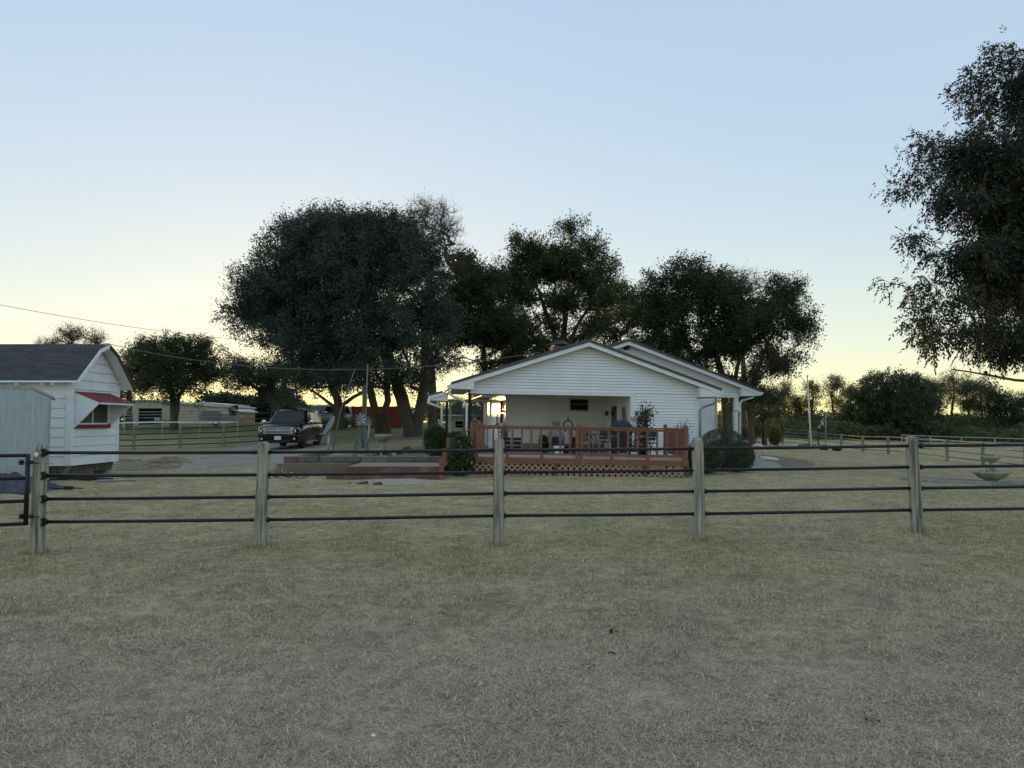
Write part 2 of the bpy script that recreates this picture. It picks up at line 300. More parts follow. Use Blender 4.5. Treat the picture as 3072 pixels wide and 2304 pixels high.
# ------------------------------------------------------------------ ground
def grid_axis(lo, fine0, fine1, hi, step, grow):
    a = list(np.arange(fine0, fine1 + 1e-6, step)); s = step
    while a[-1] < hi: s *= grow; a.append(a[-1] + s)
    s = step; b = [fine0]
    while b[-1] > lo: s *= grow; b.append(b[-1] - s)
    return np.array(b[:0:-1] + a)
gx = grid_axis(-700, -22, 24, 700, .4, 1.12); gy = grid_axis(-300, 0, 34, 900, .4, 1.09)
XX, YY = np.meshgrid(gx, gy); ZZ = gz(XX, YY)
vs = np.stack([XX.ravel(), YY.ravel(), ZZ.ravel()], 1); nx, ny = len(gx), len(gy)
ii = (np.arange(ny - 1)[:, None] * nx + np.arange(nx - 1)[None]).ravel()
fs = np.stack([ii, ii + 1, ii + 1 + nx, ii + nx], 1)
def ground_mat():
    m = D.materials.new('dormant_lawn'); m.use_nodes = True; t = m.node_tree; L = t.links; b = t.nodes['Principled BSDF']
    b.inputs['Roughness'].default_value = .95; b.inputs['Specular IOR Level'].default_value = .15
    tc = t.nodes.new('ShaderNodeTexCoord')
    def noise(s, d=5, rgh=.6):
        n = t.nodes.new('ShaderNodeTexNoise'); n.inputs['Scale'].default_value = s; n.inputs['Detail'].default_value = d; n.inputs['Roughness'].default_value = rgh
        L.new(tc.outputs['Object'], n.inputs['Vector']); return n.outputs[0]
    def ramp(f, *st):
        r = t.nodes.new('ShaderNodeValToRGB'); e = r.color_ramp.elements
        e[0].position, e[0].color = st[0][0], (*st[0][1], 1); e[1].position, e[1].color = st[-1][0], (*st[-1][1], 1)
        for p, c in st[1:-1]: x = e.new(p); x.color = (*c, 1)
        L.new(f, r.inputs[0]); return r.outputs[0]
    def mix(f, a, c, mode='MIX'):
        x = t.nodes.new('ShaderNodeMix'); x.data_type = 'RGBA'; x.blend_type = mode
        if isinstance(f, float): x.inputs[0].default_value = f
        else: L.new(f, x.inputs[0])
        L.new(a, x.inputs[6]); L.new(c, x.inputs[7]); return x.outputs[2]
    fine = ramp(noise(38, 8, .75), (.25, (.20, .155, .095)), (.5, (.50, .40, .265)), (.78, (.66, .56, .41)))
    grn = ramp(noise(30, 8, .75), (.25, (.16, .145, .07)), (.5, (.41, .355, .20)), (.78, (.58, .50, .32)))
    dr = ramp(noise(52, 8, .8), (.25, (.20, .16, .12)), (.5, (.545, .445, .34)), (.78, (.76, .64, .50)))
    sepv = t.nodes.new('ShaderNodeSeparateXYZ'); L.new(tc.outputs['Object'], sepv.inputs[0])
    def wobbly(lo, hi, amp, sc):
        a = t.nodes.new('ShaderNodeMath'); a.operation = 'MULTIPLY_ADD'; L.new(noise(sc, 4), a.inputs[0]); a.inputs[1].default_value = amp; L.new(sepv.outputs[1], a.inputs[2])
        r = t.nodes.new('ShaderNodeMapRange'); L.new(a.outputs[0], r.inputs[0]); r.inputs[1].default_value = lo; r.inputs[2].default_value = hi; return r.outputs[0]
    r1 = t.nodes.new('ShaderNodeMapRange'); L.new(noise(.35, 6), r1.inputs[0]); r1.inputs[1].default_value = .42; r1.inputs[2].default_value = .6
    c = mix(r1.outputs[0], grn, fine)
    c = mix(wobbly(9.5, 6.0, 3.0, .6), c, dr)                       # worn, greyer turf on the near side of the fence
    r2 = t.nodes.new('ShaderNodeMapRange'); L.new(noise(.16, 4), r2.inputs[0]); r2.inputs[1].default_value = .40; r2.inputs[2].default_value = .62
    far = wobbly(30, 60, 6, .1)
    rx_ = t.nodes.new('ShaderNodeMapRange'); L.new(sepv.outputs[0], rx_.inputs[0]); rx_.inputs[1].default_value = 4; rx_.inputs[2].default_value = -6
    fm = t.nodes.new('ShaderNodeMath'); fm.operation = 'MULTIPLY'; L.new(far, fm.inputs[0]); L.new(rx_.outputs[0], fm.inputs[1]); far = fm.outputs[0]
    green = ramp(noise(3, 8, .75), (.3, (.09, .115, .045)), (.7, (.17, .19, .085)))
    c = mix(far, c, green)
    big = ramp(noise(1.3, 5), (.3, (.66, .66, .66)), (.7, (1.15, 1.12, 1.07)))
    c = mix(1.0, c, big, 'MULTIPLY')
    c = mix(1.0, c, ramp(noise(6.5, 4), (.32, (.62, .60, .56)), (.62, (1.08, 1.07, 1.05))), 'MULTIPLY')
    L.new(c, b.inputs['Base Color'])
    bp = t.nodes.new('ShaderNodeBump'); bp.inputs['Strength'].default_value = 1; bp.inputs['Distance'].default_value = .02
    L.new(noise(60, 6, .8), bp.inputs['Height']); L.new(bp.outputs[0], b.inputs['Normal'])
    return m
me = npmesh('ground', vs, fs, ground_mat(), smooth=True)
tag(inst('ground', me), kind='structure')

def blades(name, n, y0, y1, fin, fout, lmin, lmax, wid, seed, mt, up=(.15, .75)):
    rg = np.random.default_rng(seed); n = int(n * 1.6)
    y = (y0 ** -1.0 + rg.random(n) * (y1 ** -1.0 - y0 ** -1.0)) ** -1.0
    x = rg.uniform(-.80, .80, n) * (y + .6) + rg.normal(0, .02, n)
    cl = np.sin(x * 3.1 + 2 * np.sin(y * 2.3)) * np.sin(y * 3.7 + x) + .6 * np.sin(x * 9.1 + y * 5) * np.sin(y * 11 - x * 3)
    pr = np.clip((y - y0) / fin if fin else 1, 0, 1) * np.clip((y1 - y) / fout, 0, 1)
    keep = rg.random(n) < (.55 + .3 * cl) * pr; x, y = x[keep], y[keep]; n = len(x)
    z = gz(x, y)
    th = rg.uniform(0, 2 * np.pi, n); el = rg.uniform(up[0], up[1], n) * rg.random(n) ** .5; ln = rg.uniform(lmin, lmax, n)
    d = np.stack([np.cos(th) * np.cos(el), np.sin(th) * np.cos(el), np.sin(el)], 1)
    s = np.stack([-np.sin(th), np.cos(th), np.zeros(n)], 1); wd = wid * rg.uniform(.6, 1.5, n) * (1 + y / 12)
    p = np.stack([x, y, z - .006 + .014 * rg.random(n)], 1)
    vv = np.empty((n, 3, 3)); vv[:, 0] = p - s * wd[:, None] / 2; vv[:, 1] = p + s * wd[:, None] / 2; vv[:, 2] = p + d * ln[:, None]
    me = npmesh(name, vv.reshape(-1, 3), np.arange(n * 3).reshape(n, 3), mt, rnd=rg.random(n))
    return tag(inst(name, me), kind='stuff')
def strawmat(name, cols):
    m = leafmat(name, cols, .15, .8); return m
M['straw'] = strawmat('dry_grass_blade', ((.15, .12, .08), (.46, .375, .265), (.62, .515, .375), (.80, .685, .515)))
M['straw2'] = strawmat('lawn_blade', ((.12, .11, .05), (.36, .31, .165), (.52, .44, .27), (.70, .60, .41)))
blades('dry_grass', 420000, 2.9, 13.0, 0, 7, .018, .055, .0024, 1, M['straw'])
blades('grass_blades', 300000, 4.6, 24.0, 4, 10, .025, .06, .0036, 2, M['straw2'], (.3, 1.1))

def sheet(name, outline, mt, dz=.02, kind='structure', n=40, rough=.0, label=None):
    """a patch lying on the ground: outline in (x, y); edges dip under the turf"""
    o = np.array(outline, float); c = o.mean(0); k = len(o) * 8
    t = np.linspace(0, len(o), k, endpoint=False); i0 = t.astype(int) % len(o); fr = t - t.astype(int)
    p0, p1, p2, p3 = o[(i0-1) % len(o)], o[i0], o[(i0+1) % len(o)], o[(i0+2) % len(o)]; fr = fr[:, None]
    rim = .5 * (2*p1 + (p2-p0)*fr + (2*p0-5*p1+4*p2-p3)*fr**2 + (3*p1-p0-3*p2+p3)*fr**3)
    rim += np.random.default_rng(len(name)).normal(0, .05, rim.shape) * (rough > 0)
    m = 16; vv = []
    for a in range(m + 1):
        q = c + (rim - c) * (a / m); z = gz(q[:, 0], q[:, 1]) + (dz if a < m - 1 else (.004 if a == m - 1 else -.05))
        if rough: z = z + rough * np.random.default_rng(a + len(name)).random(len(q)) * (a < m - 1)
        vv.append(np.column_stack([q, z]))
    vv = np.concatenate(vv); f = []
    for a in range(m):
        for j in range(k): f.append((a*k+j, a*k+(j+1) % k, (a+1)*k+(j+1) % k, (a+1)*k+j))
    me = npmesh(name, vv, np.array(f), mt, smooth=True)
    return tag(inst(name, me), kind=kind)
def pxy(*pts): return [tuple(G(px, Y).xy) for px, Y in pts]
sheet('gravel_drive', pxy((560, 23.6), (760, 23.2), (880, 23.2), (905, 25), (960, 28), (1020, 33), (1010, 38), (900, 42), (760, 42), (690, 38), (560, 31), (440, 27.5)), M['gravel'], .025)
sheet('dirt_patch', pxy((345, 23.2), (480, 23.5), (560, 25.5), (560, 28.5), (470, 29.5), (390, 28.5), (330, 26)), M['dirt'], .02, rough=.03)
sheet('sand_patch', pxy((1060, 18.3), (1180, 17.9), (1290, 18.1), (1310, 18.9), (1240, 19.4), (1110, 19.3)), M['sand'], .012)
sheet('worn_track', pxy((905, 31), (1180, 30.5), (1420, 33), (1430, 36), (1180, 34), (1000, 35.5)), M['dirt'], .012)
sheet('concrete_path', pxy((2175, 24.5), (2290, 25.2), (2340, 26.5), (2330, 29), (2255, 34), (2240, 33), (2262, 29), (2245, 27), (2160, 26)), M['concrete'], .03)
sheet('bare_shade_soil', pxy((2330, 27), (2440, 28.5), (2420, 33), (2290, 37), (2270, 34), (2330, 29.5)), M['dirt'], .008)
sheet('tree_base_soil', pxy((1190, 41.5), (1310, 41.5), (1350, 45), (1270, 48), (1150, 46)), M['dirt'], .012)

# ------------------------------------------------------------------ trees
def leafmesh(name, pos, dirs, L, Wd, mt, rg, k=None, tri=False):
    n = len(pos); rv = rg.normal(size=(n, 3)); s = np.cross(dirs, rv); s /= np.linalg.norm(s, axis=1)[:, None] + 1e-9
    L = L[:, None]; Wd = Wd[:, None]; r = rg.random(n) if k is None else k
    if tri:
        vv = np.empty((n, 3, 3)); vv[:, 0] = pos + dirs * L * .15 - s * Wd * .62; vv[:, 1] = pos + dirs * L * .3 + s * Wd * .62; vv[:, 2] = pos + dirs * L
        return npmesh(name, vv.reshape(-1, 3), np.arange(n * 3).reshape(n, 3), mt, rnd=r)
    vv = np.empty((n, 4, 3)); vv[:, 0] = pos; vv[:, 1] = pos + dirs * L * .45 + s * Wd / 2; vv[:, 2] = pos + dirs * L; vv[:, 3] = pos + dirs * L * .45 - s * Wd / 2
    return npmesh(name, vv.reshape(-1, 3), np.arange(n * 4).reshape(n, 4), mt, rnd=r)
def grow(trunks, clumps, rg, clear, tip=.012, expn=.45, wig=.12, upw=.5):
    pos = []; par = []; tid = []; base = []; frac = []
    for ti, (pts, r) in enumerate(trunks):
        pts = [V(p) for p in pts]; prev = -1; first = True; base.append(len(pos))
        for a, b in zip(pts[:-1], pts[1:]):
            m = max(1, int((b - a).length / .45))
            for j in range(0 if first else 1, m + 1):
                q = a.lerp(b, j / m); pos.append(np.array(q) + (rg.normal(0, .02, 3) if not first or j else 0)); par.append(prev); tid.append(ti); prev = len(pos) - 1; frac.append(prev - base[-1])
            first = False
    ntr = len(pos); nn_ = [tid.count(q) for q in range(len(trunks))]; frac = [f / nn_[q] for f, q in zip(frac, tid)]; ok = [p[2] > clear for p in pos]
    if not any(ok): ok = [True] * len(pos)
    cen = np.mean([p for p, o_ in zip(pos, ok) if o_], axis=0)
    order = np.argsort(np.linalg.norm(clumps - cen, axis=1)); ends = np.empty(len(clumps), int)
    PA = np.empty((len(pos) + len(clumps) * 14, 3)); PA[:len(pos)] = pos; OK = np.zeros(len(PA), bool); OK[:len(ok)] = ok; cnt = len(pos)
    for ci in order:
        c = clumps[ci]; Q = PA[:cnt]; d = np.linalg.norm(Q - c, axis=1)
        cost = d + upw * np.maximum(0, Q[:, 2] - c[2] + .25 * d) + np.where(OK[:cnt], 0, 1e6)
        j = int(np.argmin(cost)); a = Q[j].copy(); pj = par[j]; dist = d[j]
        dr = (a - PA[pj]) if pj >= 0 else np.array((0, 0, 1.0)); dr = dr / (np.linalg.norm(dr) + 1e-9)
        ctl = a + dr * dist * .35 + rg.normal(0, wig * dist, 3) + np.array((0, 0, .06 * dist)); m = int(min(12, max(1, dist / .55))); prev = j
        for q in range(1, m + 1):
            t = q / m; x = (1-t)**2 * a + 2*t*(1-t) * ctl + t*t * c
            PA[cnt] = x; OK[cnt] = True; par.append(prev); tid.append(tid[j]); prev = cnt; cnt += 1
        ends[ci] = prev
    PA = PA[:cnt]; w_ = np.zeros(cnt); np.add.at(w_, ends, 1.0)
    for i in range(cnt - 1, -1, -1):
        if par[i] >= 0: w_[par[i]] += w_[i]
    rad = np.empty(cnt)
    for i in range(cnt):
        tr = trunks[tid[i]]; rad[i] = (1 - .75 * max(0, frac[i] - .25) if i < ntr else 1) * max(tip, tr[1] * (max(w_[i], .6) / max(1, w_[base[tid[i]]])) ** expn)
    kids = [[] for _ in range(cnt)]
    for i in range(cnt):
        if par[i] >= 0: kids[par[i]].append(i)
    chains = []; stack = [b for b in base]
    st = [([], b) for b in base]
    while st:
        pre, i = st.pop(); ch = list(pre)
        while True:
            ch.append(i)
            if not kids[i]: break
            ks = sorted(kids[i], key=lambda q: -w_[q])
            for q in ks[1:]: st.append(([i], q))
            i = ks[0]
        if len(ch) > 1: chains.append(ch)
    return PA, rad, chains, set(base)
def limb_mesh(PA, rad, chains, bases, mb, flare=1.35):
    for ch in chains:
        r = rad[ch].copy(); root = ch[0] in bases and True
        if not (ch[0] in bases): r[0] = min(r[0], r[1] * 1.25)
        else:
            for q in range(min(4, len(r))): r[q] *= 1 + (flare - 1) * (1 - q / 4) ** 2
        n = 9 if r[0] > .12 else (6 if r[0] > .05 else 4)
        mb.tube([PA[i] for i in ch], list(r), n, cap=False)
def lobe_points(lobes, n, rg, shell=.5, minz=None, squash=None):
    wts = np.array([l[3] * l[4] * l[5] if len(l) < 7 else l[6] for l in lobes], float); wts /= wts.sum(); out = []
    ch = rg.choice(len(lobes), n, p=wts)
    for i in ch:
        l = lobes[i]; d = rg.normal(size=3); d /= np.linalg.norm(d); r = rg.random() ** shell
        out.append((l[0] + d[0]*l[3]*r, l[1] + d[1]*l[4]*r, l[2] + d[2]*l[5]*r))
    return np.array(out)
def LB(px, py, Y, rx, ry, dep, wt=None):
    p = P(px, py, Y); m = MPP(Y); t = (p.x, p.y, p.z, rx * m, dep, ry * m)
    return t + ((wt,) if wt else ())
def tree(name, label, base, trunks, lobes, ncl, nleaf, L, W, crad, lm, bark, seed, clear=2.0, droop=0.0, cat='tree', group=None, shell=.5, ntwig=4, expn=.45, upw=.5, tipr=.012, wig=.12, flare=1.35, dead=0, tone=None, spray=0):
    rg = np.random.default_rng(seed); T = thing(name, label, cat, base, group=group)
    ncl = int(ncl * 1.9); L *= .86; W *= .86; expn = expn + .13; crad *= 1.1
    lobes = [tuple(l[:3]) + tuple(max(q * .45, q - .55 * crad) for q in l[3:6]) + tuple(l[6:]) for l in lobes]
    cl = lobe_points(lobes, ncl, rg, shell)
    PA, rad, ch, bs = grow(trunks, cl, rg, base[2] + clear, tip=tipr, expn=expn, upw=upw, wig=wig)
    mb = MB(); limb_mesh(PA, rad, ch, bs, mb, flare)
    cen = cl.mean(0); tw = []
    for c in cl:
        o = c - cen; o /= np.linalg.norm(o) + 1e-6
        for k in range(ntwig):
            d = o * .6 + rg.normal(size=3) * .8; d[2] += .2 - droop; d /= np.linalg.norm(d) + 1e-9; ln = crad * rg.uniform(.6, 1.5)
            tw.append((c, d, ln)); mb.tube([c, c + d * ln * .55 + rg.normal(0, .04, 3), c + d * ln], [tipr * .9, tipr * .6, tipr * .3], 3, cap=False)
    if nleaf:
        tc = np.array([t[0] for t in tw]); td = np.array([t[1] for t in tw]); tl = np.array([t[2] for t in tw])
        cw = rg.lognormal(0, .55, len(cl)); dist = np.linalg.norm((cl - cen) / (cl.std(0) + .1), axis=1); cw *= np.clip(1.5 - .28 * dist, .3, 1.3)
        k = rg.choice(len(cl), nleaf, p=cw / cw.sum()) * ntwig + rg.integers(0, ntwig, nleaf); t = rg.random(nleaf) ** .7
        pos = tc[k] + td[k] * (tl[k] * t * 1.05)[:, None] + rg.normal(0, crad * .26, (nleaf, 3))
        if spray:                                         # compound leaves: leaflets in pairs along a drooping stalk
            rd = td[k] * .7 + rg.normal(size=(nleaf, 3)) * .55; rd[:, 2] -= droop; rd /= np.linalg.norm(rd, axis=1)[:, None]
            sd = np.cross(rd, rg.normal(size=(nleaf, 3))); sd /= np.linalg.norm(sd, axis=1)[:, None] + 1e-9; rl = rg.uniform(.22, .42, nleaf)
            q = np.arange(spray); tq = (q + .6) / spray; sg = np.where(q % 2 == 0, 1.0, -1.0); sg[-1] = 0
            pp = pos[:, None] + rd[:, None] * (rl[:, None] * tq[None])[..., None]; pp[..., 2] -= (rl[:, None] * tq[None] ** 2) * .3
            dd = rd[:, None] * .7 + sd[:, None] * sg[None, :, None] * .8; dd[..., 2] -= .25
            pos = pp.reshape(-1, 3); dirs = dd.reshape(-1, 3); k = np.repeat(k, spray); nleaf = len(pos); td = None
        if not spray: dirs = td[k] * .5 + rg.normal(size=(nleaf, 3)) * .75; dirs[:, 2] -= droop
        dirs = dirs / (np.linalg.norm(dirs, axis=1)[:, None] + 1e-9)
        s = rg.uniform(.65, 1.35, nleaf)
        ton = rg.random(len(cl))[(k // ntwig)] * .6 + rg.random(nleaf) * .4
        leafmesh_o = leafmesh('crown', pos - np.array(base), dirs, L * s, W * s, lm, rg, ton, tri=not spray)
        inst('crown', leafmesh_o, T)
    mb.obj('trunk', bark, T, smooth=True, world=True)
    return T
def shrub(name, label, base, lobes, n, L, W, lm, seed, cat='shrub', group=None, flowers=0, stems=14, shell=.28, updir=.5, jit=.03):
    rg = np.random.default_rng(seed); T = thing(name, label, cat, base, group=group)
    pts = lobe_points(lobes, n, rg, shell); pts += rg.normal(0, jit, pts.shape); pts = pts[pts[:, 2] > base[2] + .02]; n = len(pts)
    cen = np.array(base) + np.array((0, 0, .1)); d = pts - cen; d /= np.linalg.norm(d, axis=1)[:, None] + 1e-6; d = d * .7 + rg.normal(size=d.shape) * .6; d[:, 2] += updir; d /= np.linalg.norm(d, axis=1)[:, None]
    s = rg.uniform(.6, 1.4, n); tt = .5 * (.5 + .5 * np.sin(pts[:, 0] * 9 + 3 * np.sin(pts[:, 2] * 7) + pts[:, 1] * 5)) + .5 * rg.random(n)
    inst('foliage', leafmesh('foliage', pts - np.array(base), d, L * s, W * s, lm, rg, tt), T)
    mb = MB()
    for i in rg.choice(n, min(stems, n), replace=False):
        b = V(base) + V((rg.normal(0, .08), rg.normal(0, .08), 0)); q = V(pts[i]); mb.tube([b, b.lerp(q, .5) + V((0, 0, .1)), q], [.014, .01, .005], 4, cap=False)
    mb.obj('stem', M['bark'], T, world=True)
    if flowers:
        k = rg.choice(n, flowers, replace=False)
        f = pts[k] + d[k] * L * .6
        inst('flower', leafmesh('flower', f - np.array(base), rg.normal(size=(flowers, 3)) * .6, np.full(flowers, .05), np.full(flowers, .05), M['lf_flower'], rg), T)
    return T
# ------------------------------------------------------------------ boards on walls
def boards(T, name, O, U, N, z0, z1, exp, ext, mt, proud=.026, lip=.002, gap=.010, wall=None):
    """overlapping horizontal boards, each its own object; ext(z) gives the run (a, b) along U"""
    O, U, N = V(O), V(U).normalized(), V(N).normalized(); Z = V((0, 0, 1)); z = z0; out = []
    while z < z1 - .01:
        zt = min(z + exp - gap, z1); e0 = ext(z); e1 = ext(zt)
        if e0[1] - e0[0] > .05:
            if e1[1] <= e1[0]: m_ = (e0[0] + e0[1]) / 2; e1 = (m_ - .01, m_ + .01)
            q = lambda a, zz, n: O + U * a + Z * zz + N * n
            mb = MB(); mb.add([q(e0[0], z, proud), q(e0[1], z, proud), q(e1[1], zt, lip), q(e1[0], zt, lip), q(e0[0], z, -.012), q(e0[1], z, -.012), q(e1[1], zt, -.012), q(e1[0], zt, -.012)],
                   [(0,1,2,3),(7,6,5,4),(0,4,5,1),(1,5,6,2),(2,6,7,3),(3,7,4,0)])
            out.append(mb.obj(name, mt, T))
        z += exp
    return out

# ------------------------------------------------------------------ the white house
HX, HY = P(1407, 1265, 25).x, 25.0
H = thing('house', 'white vinyl sided house with low front gable, open corner porch and a second gable behind', 'house', (HX, HY, 0), R(8), R(.75))
Wd = 8.125; RX = Wd / 2; RT = 4.40; SL = .331
def roofz(x): return RT - SL * abs(x - RX)             # underside of the front roof
BZ = 2.66; PX = 5.66; FB = .22
XL, XR = -.66, 8.86
X, Yv, Z = V((1, 0, 0)), V((0, 1, 0)), V((0, 0, 1))
def gable_ext(lo, hi, rx, rt, sl, drop=.16):
    return lambda z: (max(lo, rx - (rt - drop - z) / sl), min(hi, rx + (rt - drop - z) / sl))
# walls (sheathing) behind the boards
mb = MB(); mb.prism([(0, BZ), (Wd, BZ), (Wd, roofz(Wd) - .1), (RX, RT - .1), (0, roofz(0) - .1)], (0, .02, 0), X, Z, Yv, .12)
mb.bb((PX, .02, FB), (Wd, .14, BZ)); mb.obj('wall', M['vinyl'], H)
boards(H, 'siding_board', (0, 0, 0), X, (0, -1, 0), BZ + .02, RT - .2, .102, gable_ext(.0, Wd, RX, RT, SL), M['vinyl'])
boards(H, 'siding_board', (0, 0, 0), X, (0, -1, 0), FB, BZ + .02, .102, lambda z: (PX + .1, Wd - .07), M['vinyl'])
mb = MB(); mb.bb((PX - .01, -.03, FB), (PX + .1, .16, BZ + .02)); mb.obj('corner_trim', M['white'], H)
mb = MB(); mb.bb((Wd - .07, -.03, FB), (Wd + .02, .16, BZ + .02)); mb.obj('corner_trim', M['white'], H)
mb = MB(); mb.bb((0, -.028, BZ - .1), (PX - .01, .15, BZ + .018)); mb.obj('beam', M['white'], H)
mb = MB(); mb.bb((.15, .15, BZ - .02), (PX + .1, 3.68, BZ + .01)); mb.obj('ceiling', M['soffit'], H)
mb = MB(); mb.bb((-.3, .05, .02), (PX, 3.75, .2)); mb.obj('porch_slab', M['concrete'], H)
# porch back wall and side wall
mb = MB(); mb.bb((1.72, 3.72, .2), (PX + .15, 3.84, BZ)); mb.bb((PX + .02, .16, .2), (PX + .14, 3.72, BZ)); mb.obj('wall', M['vinyl'], H)
mb = MB(); mb.bb((1.73, 3.66, .2), (PX, 3.72, .78)); mb.obj('foundation', M['concrete'], H)
boards(H, 'siding_board', (0, 3.71, 0), X, (0, -1, 0), .8, BZ - .03, .102, lambda z: (1.80, PX), M['vinyl'])
boards(H, 'siding_board', (PX + .015, 0, 0), (0, -1, 0), (-1, 0, 0), .3, BZ - .03, .102, lambda z: (-3.7, -.17), M['vinyl'])
mb = MB(); mb.bb((1.70, 3.66, .2), (1.80, 3.80, BZ - .02)); mb.obj('corner_trim', M['white'], H)
# porch window
wx = 4.66
wf = MB(); wf.bb((wx - .42, 3.63, 2.06), (wx - .36, 3.70, 2.60)); wf.bb((wx + .36, 3.63, 2.06), (wx + .42, 3.70, 2.60)); wf.bb((wx - .36, 3.63, 2.54), (wx + .36, 3.70, 2.60)); wf.bb((wx - .36, 3.63, 2.06), (wx + .36, 3.70, 2.12))
wo = wf.obj('window', M['soffit'], H)
MB().bb((wx - .36, 3.65, 2.12), (wx + .36, 3.69, 2.54)).obj('pane', M['darkpane'], wo)
MB().bb((wx - .36, 3.640, 2.34), (wx + .36, 3.649, 2.365)).obj('muntin', M['steel'], wo)
# porch side door (dark) with frame and wall lamp
df = MB(); dv = 1.55
df.bb((PX - .05, dv - .06, .22), (PX + .012, dv, 2.32)); df.bb((PX - .05, dv + .8, .22), (PX + .012, dv + .86, 2.32)); df.bb((PX - .05, dv, 2.26), (PX + .012, dv + .8, 2.32))
do = df.obj('door', M['white'], H); MB().bb((PX - .034, dv, .22), (PX + .008, dv + .8, 2.26)).obj('panel', M['glass'], do)
ml = MB(); ml.beam((PX, dv + 1.1, 2.02), (PX - .12, dv + 1.1, 2.02), .03, .03); ml.lathe([(.0, -.1), (.05, -.09), (.06, .06), (.02, .09)], 8, (PX - .14, dv + 1.1, 2.0)); ml.obj('wall_lamp', M['matblack'], H)
# sunlit left wall of the main body
mb = MB(); mb.bb((1.72, 3.84, .2), (1.84, 12.5, 2.62)); mb.obj('wall', M['vinyl'], H)
boards(H, 'siding_board', (1.715, 3.78, 0), (0, -1, 0), (-1, 0, 0), .3, 2.5, .102, lambda z: (-5.2, -.06), M['vinyl'])
mb = MB(); mb.bb((1.64, 8.9, .25), (1.73, 9.0, 2.55)); mb.obj('corner_trim', M['white'], H)
# main body: second gable
MV = 3.72; MX = 6.66; MT = 4.92; MS = .344
def mroof(x): return MT - MS * abs(x - MX)
mb = MB(); mb.prism([(1.9, 2.85), (11.45, 2.85), (11.45, mroof(11.45) - .08), (MX, MT - .08), (1.9, mroof(1.9) - .08)], (0, MV + .14, 0), X, Z, Yv, .1)
mb.bb((PX + .3, MV + .14, .2), (10.47, MV + .24, 2.85)); mb.bb((10.37, MV + .24, .2), (10.47, 12.5, 2.85)); mb.obj('wall', M['vinyl'], H)
boards(H, 'siding_board', (0, MV + .12, 0), X, (0, -1, 0), 2.86, MT - .2, .102, gable_ext(5.2, 11.42, MX, MT, MS), M['vinyl'])
boards(H, 'siding_board', (0, MV + .12, 0), X, (0, -1, 0), .25, 2.84, .102, lambda z: (Wd - .05, 10.30), M['vinyl'])
mb = MB(); mb.bb((10.30, MV + .08, .2), (10.42, MV + .26, 2.84)); mb.obj('corner_trim', M['white'], H)
mb = MB(); mb.bb((10.43, MV + .05, .2), (10.52, MV + .2, 2.84)); mb.obj('porch_post', M['soffit'], H)
mb = MB(); mb.bb((11.27, MV + .05, .2), (11.44, MV + .22, 2.84)); mb.obj('porch_post', M['white'], H)
mb = MB(); mb.bb((10.3, MV + .03, 2.74), (11.46, MV + .22, 2.855)); mb.obj('beam', M['white'], H)
mb = MB(); mb.bb((10.5, MV + .25, 2.83), (11.9, 12.3, 2.86)); mb.obj('ceiling', M['soffit'], H)
mb = MB(); mb.bb((10.2, MV, .05), (11.6, 12.3, .2)); mb.obj('porch_slab', M['concrete'], H)
for k in (7.2, 11.9): MB().bb((11.29, k, .2), (11.42, k + .13, 2.84)).obj('porch_post', M['white'], H)
# roofs: dark metal sheets with white barge boards, boxed eaves and gutters
def gable_roof(xl, xr, rx, rt, sl, v0, v1, th, bh):
    zl, zr = rt - sl * (rx - xl), rt - sl * (xr - rx)
    r = MB()
    r.prism([(xl, zl), (rx, rt), (rx, rt + th), (xl - .02, zl + th * .75)], (0, v0 - .03, 0), X, Z, Yv, v1 - v0 + .03)
    r.prism([(rx + .001, rt), (xr, zr), (xr + .03, zr + th * .75), (rx + .001, rt + th)], (0, v0 - .03, 0), X, Z, Yv, v1 - v0 + .03)
    ro = r.obj('roof', M['roofmetal'], H)
    rid = MB()
    for s, xe, ze in ((-1, xl, zl), (1, xr, zr)):
        for q in range(1, 24):
            v = v0 + (v1 - v0) * q / 24; rid.beam((rx + s * .05, v, rt + th + .005), (xe, v, ze + th * .75 + .005), .02, .03)
    rid.obj('roof_rib', M['roofmetal'], ro)
    for s, xe, ze in ((-1, xl, zl), (1, xr, zr)):
        b = MB(); b.prism([(rx + s * .002, rt - bh), (rx + s * .002, rt - .003), (xe, ze - .003), (xe, ze - bh)][::1], (0, v0, 0), X, Z, Yv, .03); b.obj('barge_board', M['white'], ro)
        f = MB(); f.prism([(rx + s * .01, rt - .07), (rx + s * .01, rt - .045), (xe, ze - .045), (xe, ze - .07)], (0, v0 + .032, 0), X, Z, Yv, .33); f.obj('soffit', M['soffit'], ro)
    return ro
ro = gable_roof(XL, XR, RX, RT + .0, SL, -.36, 4.4, .10, .145)
r2 = gable_roof(1.0, 12.3, MX, MT, MS, MV - .22, 13, .10, .145)
def eave_box(xw, xe, ztop_w, ztop_e, zb, v0, dv):
    b = MB(); b.prism([(xw, zb), (xw, ztop_w), (xe, ztop_e), (xe, zb + .03)], (0, v0, 0), X, Z, Yv, dv); return b
eave_box(.10, XL + .03, roofz(.1) - .15, roofz(XL) - .13, BZ + .02, -.345, .5).obj('eave_box', M['white'], ro)
eave_box(Wd - .05, XR - .03, roofz(Wd) - .15, roofz(XR) - .13, BZ - .09, -.345, .5).obj('eave_box', M['white'], ro)
eave_box(11.44, 12.26, mroof(11.44) - .15, mroof(12.3) - .13, 2.80, MV - .20, .5).obj('eave_box', M['white'], r2)
